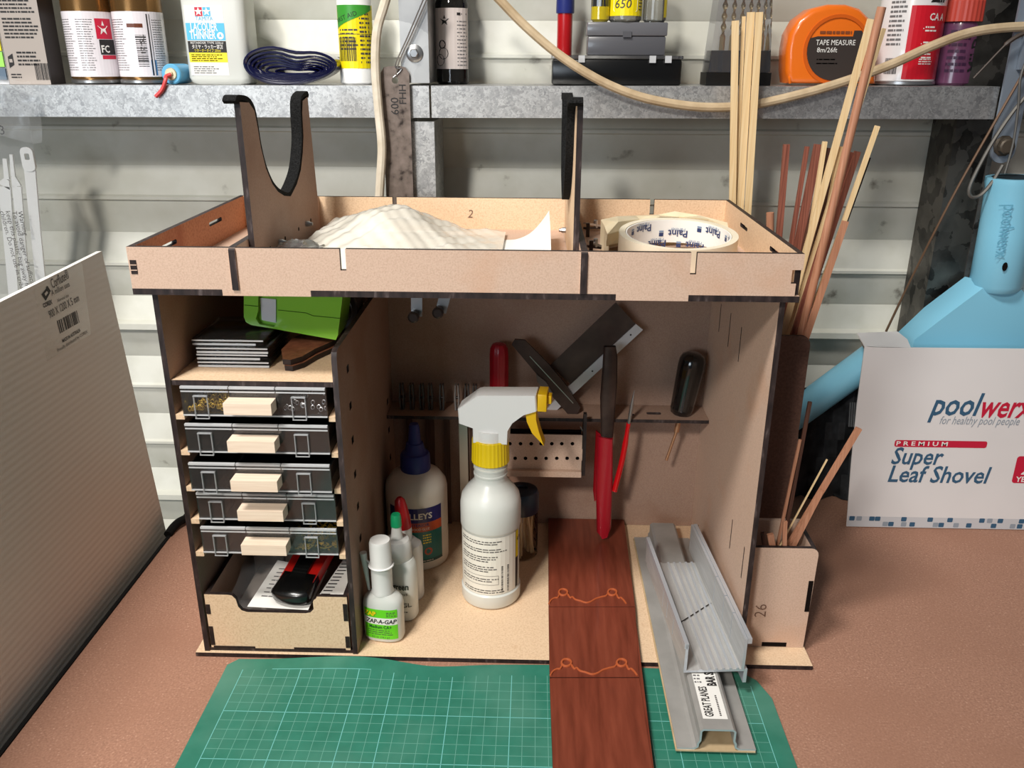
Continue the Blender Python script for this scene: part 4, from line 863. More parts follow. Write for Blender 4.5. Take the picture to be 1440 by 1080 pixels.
bits('chain_bits', 'gold chain bits heaped in the left of the topmost clear drawer', 'chain bits', xs[0]+.002, xs[1]-.001, .003, .05, zb+.0012, 110, BRASS, .004, 3, True)
bits('eyelets', 'small silver rings in the right of the topmost clear drawer', 'fittings', xs[2]+.002, xs[3]-.002, .003, .04, zb+.0012, 26, STEEL, .003, 4, True)
d0, xs, yf, zb = DRW[4]
bits('brass_fittings', 'tiny brass fittings in the right of the lowest clear drawer', 'fittings', xs[2]+.002, xs[3]-.002, .004, .05, zb+.0012, 170, BRASS, .004, 5)

# bottom drawer contents
zf = .0107
t = thing('small_carton', 'small white carton at the back left of the open drawer', 'box', (-.2150, .10, zf)); mb = MB()
part('carton', MB().box(-.2290, -.2010, .095, .135, zf, zf+.050, bev=.001), CARD, t); part('flap', MB().box(-.2285, -.2015, .0942, .0948, zf+.036, zf+.0495), PAPER, t)
t = thing('open_carton', 'small white carton with a lifted flap beside the other carton', 'box', (-.1850, .10, zf))
part('carton', MB().box(-.1995, -.1710, .093, .138, zf, zf+.050, bev=.001), CARD, t); part('flap', MB().bar((-.185, .0925, zf+.049), (-.187, .080, zf+.040), .026, .0008, up=(0, 0, 1)), CARD, t)
mb = MB(); rows = [[(-.2250+.050*i/8, .010+.075*j/8, .0375+.018*j/8+.0025*math.sin(i*1.4+j)*math.sin(j*.9)) for i in range(9)] for j in range(9)]
mb.rings(rows, closed=False, cap=False); single('clear_packet', mb, FILM, 'crinkled clear packet in the left of the open drawer', 'packet', (-.200, .05, zf))
t = thing('instruction_sheet', 'white printed paper slip under the red knife in the drawer', 'paper', (-.185, .04, zf))
fr = [V((-.2060, .0085, .0435)), V((-.1560, .0065, .0430)), V((-.1500, .050, .0520)), V((-.1950, .060, .0545))]
part('sheet', MB().add(fr+[p-V((0, 0, .0004)) for p in fr], [(0, 1, 2, 3), (7, 6, 5, 4), (0, 4, 5, 1), (1, 5, 6, 2), (2, 6, 7, 3), (3, 7, 4, 0)]), PAPER, t)
pr = Print(flat((-.2060, .0085, .0436), fr[1]-fr[0], fr[3]-fr[0], 1), t); pr.lines(.006, .040, .010, .046, 8, GREYINK, seed=6, thick=.25, ragged=.6); pr.done()
sup = MB().box(-.2200, -.1500, .030, .085, zf, .0340, bev=.001); single('cardboard_packet', sup, GREYC, 'grey packet lying flat under the papers in the drawer', 'packet', (-.185, .055, zf))
kn = thing('folding_cutter', 'red and black cutter resting nose first on the drawer front', 'knife', (-.165, .03, zf))
ka, kb = V((-.1705, .0120, .0525)), V((-.1560, .092, .0700)); kd = (kb-ka).normalized(); ks = kd.cross(V((0, 0, 1))).normalized(); ku = ks.cross(kd)
def kf(a, b_): return ka+kd*a+ks*b_
KR = plain('cutter_red', (204, 30, 24), .35); KB = plain('cutter_black', (20, 20, 20), .25, coat=.3)
nose = [(-.004, -.010), (-.006, 0), (-.004, .010), (.004, .0165), (.018, .0150), (.020, .006), (.020, -.006), (.018, -.0150), (.004, -.0165)]
nose = [(-.0065*math.cos(q)-.000, .0165*math.sin(q)) for q in [-PI/2+PI*j/10 for j in range(11)]]+[(.022, .015), (.022, -.015)]
mb = MB(); mb.rings([[kf(a*k+.004*(1-k), b_*k)+ku*h for a, b_ in nose] for h, k in ((-.0055, .86), (-.0035, 1), (.0035, 1), (.0060, .86))]); part('nose', mb, KB, kn, smooth=60)
for s_ in (-1, 1): part('grip', MB().bar(kf(.012, s_*.0105), kf(.082, s_*.0115), .0085, .0095, up=ku, w2=.008), KR, kn, 'red grip side')
part('slide', MB().bar(kf(.016, 0)+ku*.002, kf(.046, 0)+ku*.004, .0135, .009, up=ku), KB, kn); part('spine', MB().bar(kf(.040, 0), kf(.085, 0), .0125, .007, up=ku), plain('cutter_dark', (44, 40, 40), .5), kn)
for k in range(3): part('thumb_ridge', MB().bar(kf(.020+.0035*k, -.0062)+ku*.0070, kf(.020+.0035*k, .0062)+ku*.0070, .0012, .0012, up=ku), KB, kn)
t = thing('pocket_rule', 'white graduated rule lying right of the knife in the drawer', 'ruler', (-.1385, .03, zf)); 
part('rule', MB().bar((-.1420, .0085, .0475), (-.1300, .062, .0530), .019, .0012, up=(0, 0, 1)), PAPER, t)
mb = MB()
for k in range(11): q = V((-.1420, .0085, .0482)).lerp(V((-.1300, .062, .0537)), .12+k*.08); mb.box(q.x-.0085, q.x-.001, q.y-.0006, q.y+.0006, q.z, q.z+.0002)
part('graduation', mb, INK, t, kind='stuff')
single('blue_clip', MB().box(-.1345, -.1275, .070, .086, zf, .060, bev=.0015), plain('blue_clip', (56, 96, 176), .4), 'blue plastic clip at the right end of the open drawer', 'clip', (-.131, .078, zf))

# ================================================================== UPPER LEFT SHELF
zs = .2407
for k, (dx, dy, nm) in enumerate(((0, 0, 'lowest'), (-.0008, .0015, 'second'), (0, .0005, 'third'), (-.0035, .003, 'topmost'))):
    z0_ = zs+k*.0054
    t = thing('photo_etch_case', 'flat clear case, %s of the stack on the upper shelf' % nm, 'case', (-.2020, .06, z0_), group='flat clear cases on the upper shelf')
    x0_, x1_ = -.2290+dx, -.1755+dx
    part('case_bottom', MB().box(x0_, x1_, .0312+dy, .090+dy, z0_, z0_+.0022, bev=.0004), CLEAR, t); part('case_lid', MB().box(x0_-.0004, x1_+.0004, .0305+dy, .0905+dy, z0_+.0028, z0_+.0050, bev=.0004), PANE, t)
    part('case_edge', MB().box(x0_, x1_-(.006 if k % 2 else 0), .0302+dy, .0311+dy, z0_+.0003, z0_+.0018), CLEAR_RIM, t); part('lid_edge', MB().box(x0_, x1_, .0297+dy, .0304+dy, z0_+.0036, z0_+.0046), CLEAR_RIM, t)
    part('insert', MB().box(x0_+.002, x1_-.002, .0325+dy, .088+dy, z0_+.0023, z0_+.0027), [plain('gold_sheet', (196, 168, 60), .35, .6) if k == 3 else plain('grey_insert', (120, 118, 112), .5)][0], t)
for k, (dx, dy) in enumerate(((0.0, 0), (-.0016, .0016))):
    out_ = [(p.x+dx, p.y+dy) for p in [oz(*a, zs) for a in ((401, 521), (412, 522), (428, 517), (446, 506), (466, 497), (476, 492), (476, 478), (440, 478), (415, 490), (399, 507))]]
    single('curved_offcut', MB().prism(out_, (0, 0, zs+k*.0043), (1, 0, 0), (0, 1, 0), (0, 0, .0040)), [noisy('brown_board', [(.3, (112, 66, 46)), (.7, (146, 92, 66))], 200, 3, .5), BURNT_DK], 'curved brown board offcut, %s of two on the upper shelf' % ('lower', 'upper')[k], 'offcut', (-.15, .06, zs+k*.0043), group='curved offcuts on the upper shelf')
GRNP = plain('lime_plastic', (122, 190, 40), .3, coat=.3)
pp = thing('paper_punch', 'lime green plastic paper punch tilted on the upper shelf', 'paper punch', (-.165, .07, .262))
po = [oy(*a, .062) for a in ((344, 402), (344, 444), (347, 452), (354, 456), (384, 461), (473, 477), (476, 470), (482, 420), (483, 402))]
po = [(p.x, min(p.z, .3045)) for p in po]; cxp = sum(p[0] for p in po)/len(po); czp = sum(p[1] for p in po)/len(po)
wn = [oy(*a, .062) for a in ((364, 412), (364, 436), (361, 447), (366, 455), (386, 459), (391, 452), (392, 412))]; wn = [(p.x, p.z) for p in wn]
mb = MB(); mb.prism(po, (0, .064, 0), (1, 0, 0), (0, 0, 1), (0, -.004, 0), [wn], 0, 0); mb.rings([[(cxp+(x-cxp)*k, y, czp+(z_-czp)*k if z_ < .304 else z_) for x, z_ in po] for y, k in ((.0645, 1), (.096, 1), (.099, .95))])
part('shell', mb, GRNP, pp, smooth=50)
sm = [oy(*a, .0598) for a in ((344, 429), (365, 431))]; s2 = [oy(*a, .0598) for a in ((391, 436), (430, 440), (440, 444), (480, 448))]
GSE = plain('seam_green', (60, 104, 22), .5); part('seam', MB().tube(sm, .0003, 4), GSE, pp); part('seam', MB().tube(s2, .0003, 4), GSE, pp)
wc = [oy(*a, .0636) for a in ((366, 419), (388, 421), (388, 454), (368, 450))]; part('window', MB().add(wc, [(3, 2, 1, 0)]), plain('window_white', (205, 208, 214), .4), pp); 
rp = oy(486, 445, .115); mb = MB(); Tm = Matrix.Translation((rp.x-.001, .115, .2610)) @ Matrix.Rotation(PI/2, 4, 'X')
t = thing('thread_reel', 'dark reel in the shade behind the green punch', 'reel', (rp.x, .12, .2407))
part('reel', MB().lathe([(.0195, -.022), (.0195, -.001), (.018, 0)], 28, T=Tm, sx=.6), plain('dark_reel', (40, 34, 32), .5), t); part('hub_ring', MB().tube([Tm @ V((.0065*math.cos(q), .0090*math.sin(q)+.002, .0006)) for q in [2*PI*j/20 for j in range(21)]], .0006, 6), STEEL, t)

# clips under the tray
for (ax_, ay), (bx_, by), tl in (((587, 424), (583, 443), 0), ((623, 424), (617, 437), .006)):
    a, c = oy(ax_, ay, .058), oy(bx_, by, .055)
    cp = part('hanging_clip', MB().bar((a.x+tl, .060, .3058), (c.x+.001, .0585, c.z-.002), .0085, .001, up=(0, -1, 0)), STEEL, tr, 'small metal clip screwed below the tray')
    Tm = Matrix.Translation((c.x, .0578, c.z)) @ Matrix.Rotation(PI/2, 4, 'X'); part('screw', MB().lathe([(.0036, 0), (.0036, .007), (.0044, .0072), (.0044, .0095), (.003, .0105)], 14, T=Tm), DKSTEEL, cp)

# ================================================================== OPEN BAY: BOTTLES
B0 = .0043
sb = thing('spray_bottle', 'translucent trigger spray bottle with a white and yellow head standing in the open bay', 'spray bottle', (-.0130, .0905, B0), rz=-.10, local=True)
r = .0264
part('bottle_body', MB().lathe([(r-.004, 0), (r-.001, .001), (r, .003), (r, .013), (r-.0012, .0145), (r-.0012, .073), (r-.0004, .0745), (r, .076), (r, .095), (r-.0015, .103), (r-.006, .1095), (.0150, .1155), (.0140, .118), (.0140, .1215), (.0146, .122), (.0146, .1235), (.0140, .124), (.0140, .1275), (.0146, .128), (.0146, .1295), (.0136, .130), (.0136, .136)], 48), FROST, sb)
rs = []
for z_, k in ((.1335, .97), (.1342, 1), (.1545, .96), (.1553, .92)): rs.append([(.0159*k*(1+.022*(i % 3 == 0))*math.cos(2*PI*i/90), .0159*k*(1+.022*(i % 3 == 0))*math.sin(2*PI*i/90), z_) for i in range(90)])
part('collar', MB().rings(rs), YEL, sb, smooth=20)
hx = [(-.0130, .1535), (-.0130, .1668), (-.0245, .1705), (-.0252, .1835), (-.0100, .1960), (-.0060, .1972), (.0395, .1995), (.0405, .1855), (.0300, .1815), (.0205, .1735), (.0165, .1660), (.0160, .1535)]
hx = [(x-.0005, z_) for x, z_ in hx]
mb = MB(); mb.rings([[((x if k == 1 else x*.97+.0003), y, z_ if k == 1 else (z_-.1800)*.97+.1800-.0) for x, z_ in hx] for y, k in ((-.0105, .9), (-.0092, 1), (.0092, 1), (.0105, .9))]); mb.lathe([(.0135, .1530), (.0135, .1640)], 32)
part('spray_head', mb, WHITE, sb, smooth=30)
YN = plain('yellow_nozzle', (236, 188, 20), .35)
part('nozzle', MB().box(.0402, .0478, -.0098, .0098, .1850, .2002, bev=.0008).box(.0478, .0512, -.0045, .0045, .1900, .1972, bev=.0006), YN, sb)
tp = [(.0310, .1830), (.0325, .1740), (.0370, .1640), (.0445, .1560), (.0470, .1530), (.0452, .1580), (.0425, .1660), (.0400, .1760), (.0398, .1845)]
part('trigger', MB().prism([(x-.001, z_) for x, z_ in tp], (0, .0065, 0), (1, 0, 0), (0, 0, 1), (0, -.013, 0), (), 0, 0), YN, sb)
pr = Print(cyl((0, 0, 0), r-.0012), sb); LAB = plain('bottle_label', (232, 228, 216), .4)
pr.rect(-.034, .0290, .0155, .0725, LAB); pr.rect(.0290, .0335, .0155, .0725, INK, 1.2); pr.rect(.0296, .034, .046, .0725, YELP, 1.6); pr.text('S', .0314, .064, .009, INK, rot=-PI/2)
for k, (a0, a1, z_, n_) in enumerate(((-.027, .020, .0650, 2), (-.026, .020, .0575, 2), (-.026, .010, .0480, 3), (-.026, .010, .0380, 3), (-.026, .012, .0280, 2), (-.024, .020, .0165, 2))): pr.lines(a0, a1, z_, z_+n_*.0022, n_, DGI, seed=20+k, thick=.42)
for a0, a1, b0_, b1_ in ((-.026, .0105, .0255, .0258), (-.026, .0105, .0345, .0348), (.0102, .0105, .0255, .0348)): pr.rect(a0, a1, b0_, b1_, DGI, 2)
pr.bars(.0130, .0205, .0165, .0440, 16, INK, seed=21, vertical=False); pr.done()

gb_ = thing('pva_glue_bottle', 'large white glue bottle with a navy spout and a teal and orange label', 'glue bottle', (-.0868, .152, B0), rz=.18, local=True)
r = .0292; WG = plain('cream_plastic', (222, 212, 198), .35)
part('bottle_body', MB().lathe([(r-.003, 0), (r-.0006, .001), (r, .003), (r, .030), (r-.0004, .0325), (r-.0004, .034), (r, .036), (r, .076), (r-.001, .082), (r-.006, .0895), (.0160, .0935), (.0130, .0950), (.0120, .099)], 44), WG, gb_)
part('spout_cap', MB().lathe([(.0140, .0945), (.0143, .096), (.0138, .109), (.0126, .111), (.0110, .1115), (.0098, .113), (.0078, .121), (.0066, .1215), (.0060, .123), (.0048, .138), (.0040, .1400)], 32), BLUEDK, gb_)
pr = Print(cyl((0, 0, 0), r), gb_); NVY = plain('deep_navy', (36, 34, 96), .4); ORP = plain('orange_print', (190, 78, 40), .4); TEAL = plain('teal_print', (20, 106, 100), .4)
pr.rect(-.030, .0245, .010, .067, TEAL); pr.rect(-.030, .0245, .052, .0670, NVY, 2); pr.rect(-.030, .0245, .0425, .052, ORP, 2); pr.rect(.0238, .0245, .010, .067, WG, 3); pr.rect(-.030, .0245, .0095, .0125, plain('dark_teal', (14, 70, 68), .4), 2)
pr.text('SELLEYS', -.0020, .0560, .0085, WG, fit=.030, bold=.025); pr.text('INTERIOR', .000, .0482, .0042, NVY, fit=.020, bold=.02); pr.text('WOOD GLUE', .001, .0442, .0036, WG, fit=.018)
for k in range(4): pr.lines(.0035, .0125, .0375-k*.0027, .0393-k*.0027, 1, YELP, 3, seed=30+k, thick=.7)
pr.poly(circle(.0085, .021, .004), ORP, 2); pr.lines(.0005, .015, .0102, .0120, 1, WG, 3, seed=35); pr.done()

def oval(mb, prof, hw, hd, n=32):
    rs = []
    for z_, k, q in prof: rs.append([(hw*k*math.copysign(abs(math.cos(a))**.75, math.cos(a)), hd*q*math.copysign(abs(math.sin(a))**.75, math.sin(a)), z_) for a in [2*PI*i/n for i in range(n)]])
    return mb.rings(rs)
ov = lambda hw, hd: (lambda a, b_, h: V((a, -(hd+h+.0003)*(max(0, 1-(abs(a)/hw)**2.67))**.375, b_)))
za = thing('thin_glue_bottle', 'small white glue bottle with a bright green label at the front left of the bay', 'glue bottle', (-.0990, .0270, B0), rz=-.14, local=True)
hw, hd = .0168, .0105
part('bottle_body', oval(MB(), [(0, .86, .8), (.0012, .96, .95), (.003, 1, 1), (.034, 1, 1), (.038, .95, .96), (.041, .8, .9), (.043, .6, .85), (.044, .52, .83)], hw, hd), FROST, za)
part('cap', MB().lathe([(.0092, .0435), (.0092, .0455), (.0086, .047), (.0086, .068), (.0094, .0690), (.0094, .0700), (.0088, .0710), (.0088, .0900), (.0080, .0925)], 28), plain('natural_plastic', (216, 216, 212), .3, sss=.2), za)
part('strap_ring', MB().tube([(.0098*math.cos(q), .0098*math.sin(q), .0695) for q in [2*PI*j/24 for j in range(25)]], .0008, 6), WHITE, za)
part('spout', MB().tube([(-.0100, .0, .0700), (-.0135, .001, .0720)], .0008, 6).tube([(-.0155, .002, .0775), (-.0148, .002, .0700), (-.0120, .001, .0430)], [.0030, .0026, .0010], 12), WHITE, za)
pr = Print(ov(hw, hd), za, step=.0015); LIME = plain('lime_print', (104, 214, 30), .4)
pr.rect(-.0138, .0140, .0045, .0330, LIME); pr.rect(-.0138, .0140, .0185, .0250, PAPER, 2)
pr.text('ZAP', -.0085, .0268, .0055, YELP, bold=.05); pr.text('ZAP', -.0083, .0266, .0055, plain('dark_green', (30, 90, 30), .4), h=2, bold=.07); pr.text('ZAP-A-GAP', .0005, .0198, .0054, INK, fit=.0255, bold=.03, shear=.15); pr.text('Medium CA+', .000, .0148, .0042, plain('deep_green', (14, 84, 40), .4), fit=.019, bold=.02)
pr.lines(-.011, .0125, .0080, .0138, 3, DGI, seed=41, thick=.35); pr.text('0.5 oz. (14.1 g.)', 0, .0055, .0024, DGI, fit=.015); pr.lines(.0055, .0130, .0262, .0310, 3, DGI, seed=43); pr.done()

sg = thing('odourless_glue_bottle', 'white glue bottle with a small green tip behind the green labelled bottle', 'glue bottle', (-.0905, .0570, B0), rz=-.30, local=True)
hw, hd = .0160, .0110
part('bottle_body', oval(MB(), [(0, .86, .8), (.0012, .96, .95), (.003, 1, 1), (.050, 1, 1), (.055, .93, .95), (.058, .8, .93)], hw, hd), FROST, sg)
part('cap', MB().lathe([(.0118, .0575), (.0120, .059), (.0116, .073), (.0100, .0752), (.0060, .076), (.0052, .0765), (.0036, .0900)], 28), plain('natural_cap', (214, 214, 210), .3, sss=.2), sg)
part('tip', MB().lathe([(.0047, .0880), (.0044, .0965), (.0036, .0990)], 20), plain('green_tip', (20, 150, 96), .35), sg)
pr = Print(ov(hw, hd), sg, step=.0015); pr.text('Supergreen', .000, .0330, .0088, plain('ink_green', (44, 58, 52), .5), fit=.026, bold=.03); pr.text('Odourless', .003, .0272, .0045, DGI, fit=.018); pr.text('100 GL', .0065, .0155, .0060, DGI, fit=.016, bold=.01); pr.lines(.000, .0125, .0095, .0115, 1, DGI, seed=45); pr.lines(.002, .010, .0215, .0235, 1, GREYINK, seed=46); pr.done()

rg = thing('red_tipped_glue_bottle', 'white glue bottle with a leaning red cap before the large glue bottle', 'glue bottle', (-.0868, .0850, B0), rz=-.2, local=True)
oval_ = oval(MB(), [(0, .88, .85), (.0012, .97, .96), (.003, 1, 1), (.050, 1, 1), (.055, .92, .95), (.0575, .6, .8), (.059, .5, .72)], .0135, .0095); part('bottle_body', oval_, plain('milk_plastic', (214, 210, 204), .35), rg)
part('neck', MB().lathe([(.0066, .0585), (.0066, .0690), (.0060, .0700)], 20, c=(-.0020, 0, 0)), WHITE, rg)
part('cap', MB().tube([(-.0020, 0, .0700), (-.0030, 0, .0800), (-.0042, 0, .0900), (-.0050, 0, .0965), (-.0053, 0, .0990)], [.0066, .0064, .0056, .0044, .0022], 20), RED, rg)
pr = Print(ov(.0135, .0095), rg, step=.0015); pr.poly(rrect(.0055, .0092, .0090, .0260, .0018), plain('dark_hole_patch', (86, 66, 54), .4)); pr.done()  # dark patch paints the shade of a handle hole

tj = thing('toothpick_jar', 'clear jar of toothpicks with a navy lid behind the spray bottle', 'jar', (.0125, .160, B0), local=True); r = .0165
part('jar_body', MB().lathe([(r-.002, 0), (r, .0015), (r, .0480), (r-.001, .049)], 36, cap=False).lathe([(.0001, .0004), (r-.002, .0004)], 36, cap=False), CLEAR, tj)
part('lid', MB().lathe([(r+.0003, .0485), (r+.0008, .0500), (r+.0006, .066), (r-.0010, .070), (r-.006, .0718), (.006, .0718), (.0052, .0700)], 36), plain('dark_teal_lid', (20, 40, 60), .35), tj)
rn = random.Random(12)
for k in range(26):
    a, rr = rn.uniform(0, 2*PI), (r-.0035)*math.sqrt(rn.random()); b_, r2 = a+rn.uniform(-.8, .8), (r-.0035)*math.sqrt(rn.random())
    part('toothpick', MB().tube([(rr*math.cos(a), rr*math.sin(a), .0012), (r2*math.cos(b_), r2*math.sin(b_), .0465)], [.0011, .0009], 5), BASS, tj)

# ================================================================== TOOLS IN THE RACK
RZ = .1397
pegx = (566, 580, 594, 606, 622, 643, 657, 668)
for k, px in enumerate(pegx):
    p = oy(px, 575, .199); t = thing('spring_clip', 'narrow %s spring clip standing on the tool rack, number %s from the left' % ('pale grey' if k == 5 else 'dark', ('one', 'two', 'three', 'four', 'five', 'six', 'seven', 'eight')[k]), 'clip', (p.x, .199, RZ), group='spring clips on the tool rack')
    m = plain('pale_clip', (128, 124, 122), .5) if k == 5 else plain('dark_clip', (74, 70, 70), .5)
    for s_ in (-1, 1): part('jaw', MB().prism([(s_*.0004, .0002), (s_*.0020, .0002), (s_*.0026, .013), (s_*.0018, .0262), (s_*.0006, .0262), (s_*.0012, .013)], (p.x, .2015, RZ), (1, 0, 0), (0, 0, 1), (0, -.006, 0), (), 0, 0), m, t, smooth=0)
    part('spring', MB().tube([(p.x-.0028, .1985, RZ+.0125), (p.x+.0028, .1985, RZ+.0125)], .0015, 8), DKSTEEL, t)
DKW = noisy('dark_strip_wood', [(.3, (70, 48, 38)), (.7, (98, 70, 56))], 120, 3, .6, stretch=(5, 5, .2))
for k, px in enumerate((576, 605, 628, 651, 664)):
    p = oy(px, 620, .212); single('hanging_strip', MB().bar((p.x-.001+.002*k*.3, .2140, .0046), (p.x, .2155, .1358), .0085 if k % 2 else .006, .0016, up=(0, -1, 0)), DKW if k != 3 else STEEL, '%s strip standing behind the glue bottles, %s from the left' % ('thin steel' if k == 3 else 'dark wooden', ('first', 'second', 'third', 'fourth', 'last')[k]), 'strip', (p.x, .214, .0046), group='strips behind the glue bottles')
rh = thing('red_handled_file', 'tool with a ribbed dark red handle standing in the rack behind the sprayer', 'file', (-.0102, .1995, RZ)); rs = []
for z_, k in ((RZ+.0002, .9), (RZ+.003, 1), (.196, 1), (.203, .93), (.2068, .7), (.208, .35)): rs.append([(-.0102+.0092*k*(1-.06*(i % 4 == 0))*math.cos(2*PI*i/40), .1995+.0092*k*(1-.06*(i % 4 == 0))*math.sin(2*PI*i/40), z_) for i in range(40)])
part('handle', MB().rings(rs), plain('dark_red_handle', (150, 14, 30), .3), rh); part('shaft', MB().lathe([(.002, .060), (.002, .1361)], 10, c=(-.0102, .1995, 0)), STEEL, rh)

# razor saw
SAWY = .204
def sv_(px, py, Y=SAWY): p = oy(px, py, Y); return (p.x, p.z)
rz_ = thing('razor_saw', 'razor saw with a dark blade and bright steel spine slanting over the rack', 'saw', (.08, SAWY, RZ))
BLADE = noisy('blued_steel', [(.3, (62, 50, 46)), (.7, (84, 70, 64))], 40, 3, .4, .4)
part('blade', MB().prism([sv_(866, 425), sv_(896, 458), sv_(804, 541), sv_(773, 514)], (0, SAWY, 0), (1, 0, 0), (0, 0, 1), (0, -.0008, 0), (), 0, 0), [BLADE], rz_, 'dark saw blade')
sp_ = part('spine', MB().prism([sv_(894, 455), sv_(904, 463), sv_(800, 559), sv_(778, 581), sv_(768, 583), sv_(766, 578), sv_(788, 553)], (0, SAWY+.0012, 0), (1, 0, 0), (0, 0, 1), (0, -.0032, 0), (), 0, 0), [plain('bright_spine', (206, 206, 210), .35, .25)], rz_)
for a in ((887, 471), (833, 522)): q = oy(*a, SAWY-.0021); part('rivet', MB().lathe([(.0009, 0), (.0006, .0006)], 8, T=Matrix.Translation(q) @ Matrix.Rotation(PI/2, 4, 'X')), DKSTEEL, sp_)
# dark gauge bar
gy = .1935
def gv(px, py): p = oy(px, py, gy); return (p.x, p.z)
g_ = thing('scraper_bar', 'long dark steel bar tool crossing in front of the saw at the rack', 'hand tool', (.045, gy, RZ)); DKT = noisy('dark_tool', [(.3, (52, 40, 36)), (.7, (76, 60, 54))], 60, 3, .45, .4)
part('bar', MB().prism([gv(738, 478), gv(772, 512), gv(793, 537), gv(816, 572), (gv(812, 579)[0], RZ+.0003), (gv(798, 579)[0], RZ+.0003), gv(776, 556), gv(757, 528), gv(720, 484), gv(724, 477)], (0, gy+.002, 0), (1, 0, 0), (0, 0, 1), (0, -.004, 0), (), 0, 0), [DKT], g_)
part('jaw', MB().prism([gv(754, 524), gv(768, 535), gv(778, 552), gv(770, 553), gv(755, 534)], (0, gy-.0005, 0), (1, 0, 0), (0, 0, 1), (0, -.004, 0), (), 0, 0), [plain('worn_jaw', (100, 94, 92), .45, .4)], g_); part('edge_line', MB().bar(V((gv(745, 500)[0], gy-.0022, gv(745, 500)[1])), V((gv(806, 566)[0], gy-.0022, gv(806, 566)[1])), .0007, .0006), STEEL, g_)
# pliers
PY = .1782
def pv(px, py): p = oy(px, py, PY); return (p.x, p.z)
pl = thing('red_handled_pliers', 'pliers with dark upright jaws and dipped red handles hooked on the rack', 'pliers', (.092, PY, .0155))
def pbox(name, pts, d0, d1, mat, lab_=None, bev=.25):
    ox0 = sum(p[0] for p in pts)/len(pts); mb = MB(); sh_ = lambda k: [(ox0+(x-ox0)*(1-(1-k)*.9), z_) for x, z_ in pts]
    mb.rings([[(x, PY+y, z_) for x, z_ in sh_(k)] for y, k in ((d1, .72), (d1*.6, 1), (d0*.5, 1), (d0, .72))]); return part(name, mb, mat, pl, lab_, smooth=60)
pbox('jaw', [pv(849, 487), pv(866, 487), pv(868, 500), pv(868, 535), pv(866, 560), pv(862, 614), pv(845, 614), pv(844, 560), pv(847, 520)], -.003, .003, DKT, 'dark steel jaw')
pbox('handle', [pv(841, 612), pv(862, 615), pv(861, 680), pv(859, 740), pv(855, 752), pv(846, 754), pv(839, 746), pv(838, 690)], -.0058, .0015, plain('dipped_red_grip', (164, 20, 36), .3))  # red darkened to carry the shade on the grip
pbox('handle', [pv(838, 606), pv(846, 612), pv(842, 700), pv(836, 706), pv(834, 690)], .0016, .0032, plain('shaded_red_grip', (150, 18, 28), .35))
tw = thing('pointed_tweezers', 'pointed steel tool with a red dipped handle beside the pliers', 'tweezers', (.11, .1778, .066)); a, b_, c_ = oy(892, 549, .1778), oy(884, 596, .1778), oy(864, 690, .1772)
part('tip', MB().tube([b_-V((0, 0, .006)), b_, b_.lerp(a, .55), a], [.0026, .0028, .0030, .0005], 10, flat=.6), STEEL, tw); m_ = b_.lerp(c_, .5)+V((.0012, 0, 0))
part('handle', MB().tube(smooth_path([b_+V((0, 0, .001)), m_, c_.lerp(m_, .15), c_], 5), [.0030]*3+[.0040]*10+[.0044, .0038, .002], 12, flat=.7), plain('glossy_red', (206, 16, 24), .2, coat=.4), tw)
# screwdriver
sd = thing('black_screwdriver', 'screwdriver with a thick black handle standing in a hole of the rack', 'screwdriver', (.165, .195, RZ)); a, b_ = oy(976, 496, .196), oy(957, 583, .196); b_.z = RZ+.0006; d_ = (a-b_).normalized(); q_ = d_.to_track_quat('Z', 'Y').to_matrix().to_4x4(); Tm = Matrix.Translation(b_) @ q_; Lh = (a-b_).length
rs = []
for f, k in ((.0, .55), (.02, .80), (.10, .88), (.80, 1), (.90, .95), (.96, .8), (1, .45)): rs.append([Tm @ V((.0126*k*(1-.035*(i % 5 == 0))*math.cos(2*PI*i/50), .0126*k*(1-.035*(i % 5 == 0))*math.sin(2*PI*i/50), f*Lh)) for i in range(50)])
for p in rs[0]+rs[1]: p.z = max(p.z, RZ+.0002)
part('handle', MB().rings(rs), plain('gloss_black', (14, 14, 15), .15, coat=.6), sd, smooth=60); e1, e2 = oy(951, 607, .195), oy(937, 647, .194)
BRZ = plain('copper_shaft', (190, 142, 108), .35, .7); part('shaft', MB().tube([b_, e1], .0026, 12).tube([e1, e2], .0014, 10), BRZ, sd)
# hole-block
hb = thing('drill_block', 'small wooden block rack drilled with two rows of holes hooked on the tool rack', 'bit holder', (.04, .17, .0905)); hx0, hx1 = -.0085, .0735; FY = .168
holes = [circle(oy(x, 624, FY).x, oy(x, 624, FY).z, .0018, 12) for x in (717, 732, 747, 761, 776, 790, 805)]+[circle(oy(x, 644.5, FY).x, oy(x, 644.5, FY).z, .0018, 12) for x in (724.5, 739, 753.5, 768, 783, 797.5, 812)]
fpz = [oy(770, 611, FY).z, oy(770, 660, FY).z]
part('front_plate', MB().prism([(hx0, fpz[1]), (hx1-.004, fpz[1]), (hx1-.004, fpz[1]+.010), (hx1-.0005, fpz[1]+.010), (hx1-.0005, fpz[1]+.022), (hx1-.004, fpz[1]+.022), (hx1-.004, fpz[0]), (hx0, fpz[0])], (0, FY+.003, 0), (1, 0, 0), (0, 0, 1), (0, -.003, 0), holes), [MDF, BURNT_DK], hb)
part('back_plate', MB().box(hx0, hx1-.0045, FY+.0095, FY+.0125, fpz[1], fpz[0]), [SLOT], hb); part('bottom_plate', MB().box(hx0, hx1-.004, FY-.0040, FY+.0094, fpz[1]-.0062, fpz[1]-.0002), [MDF], hb)
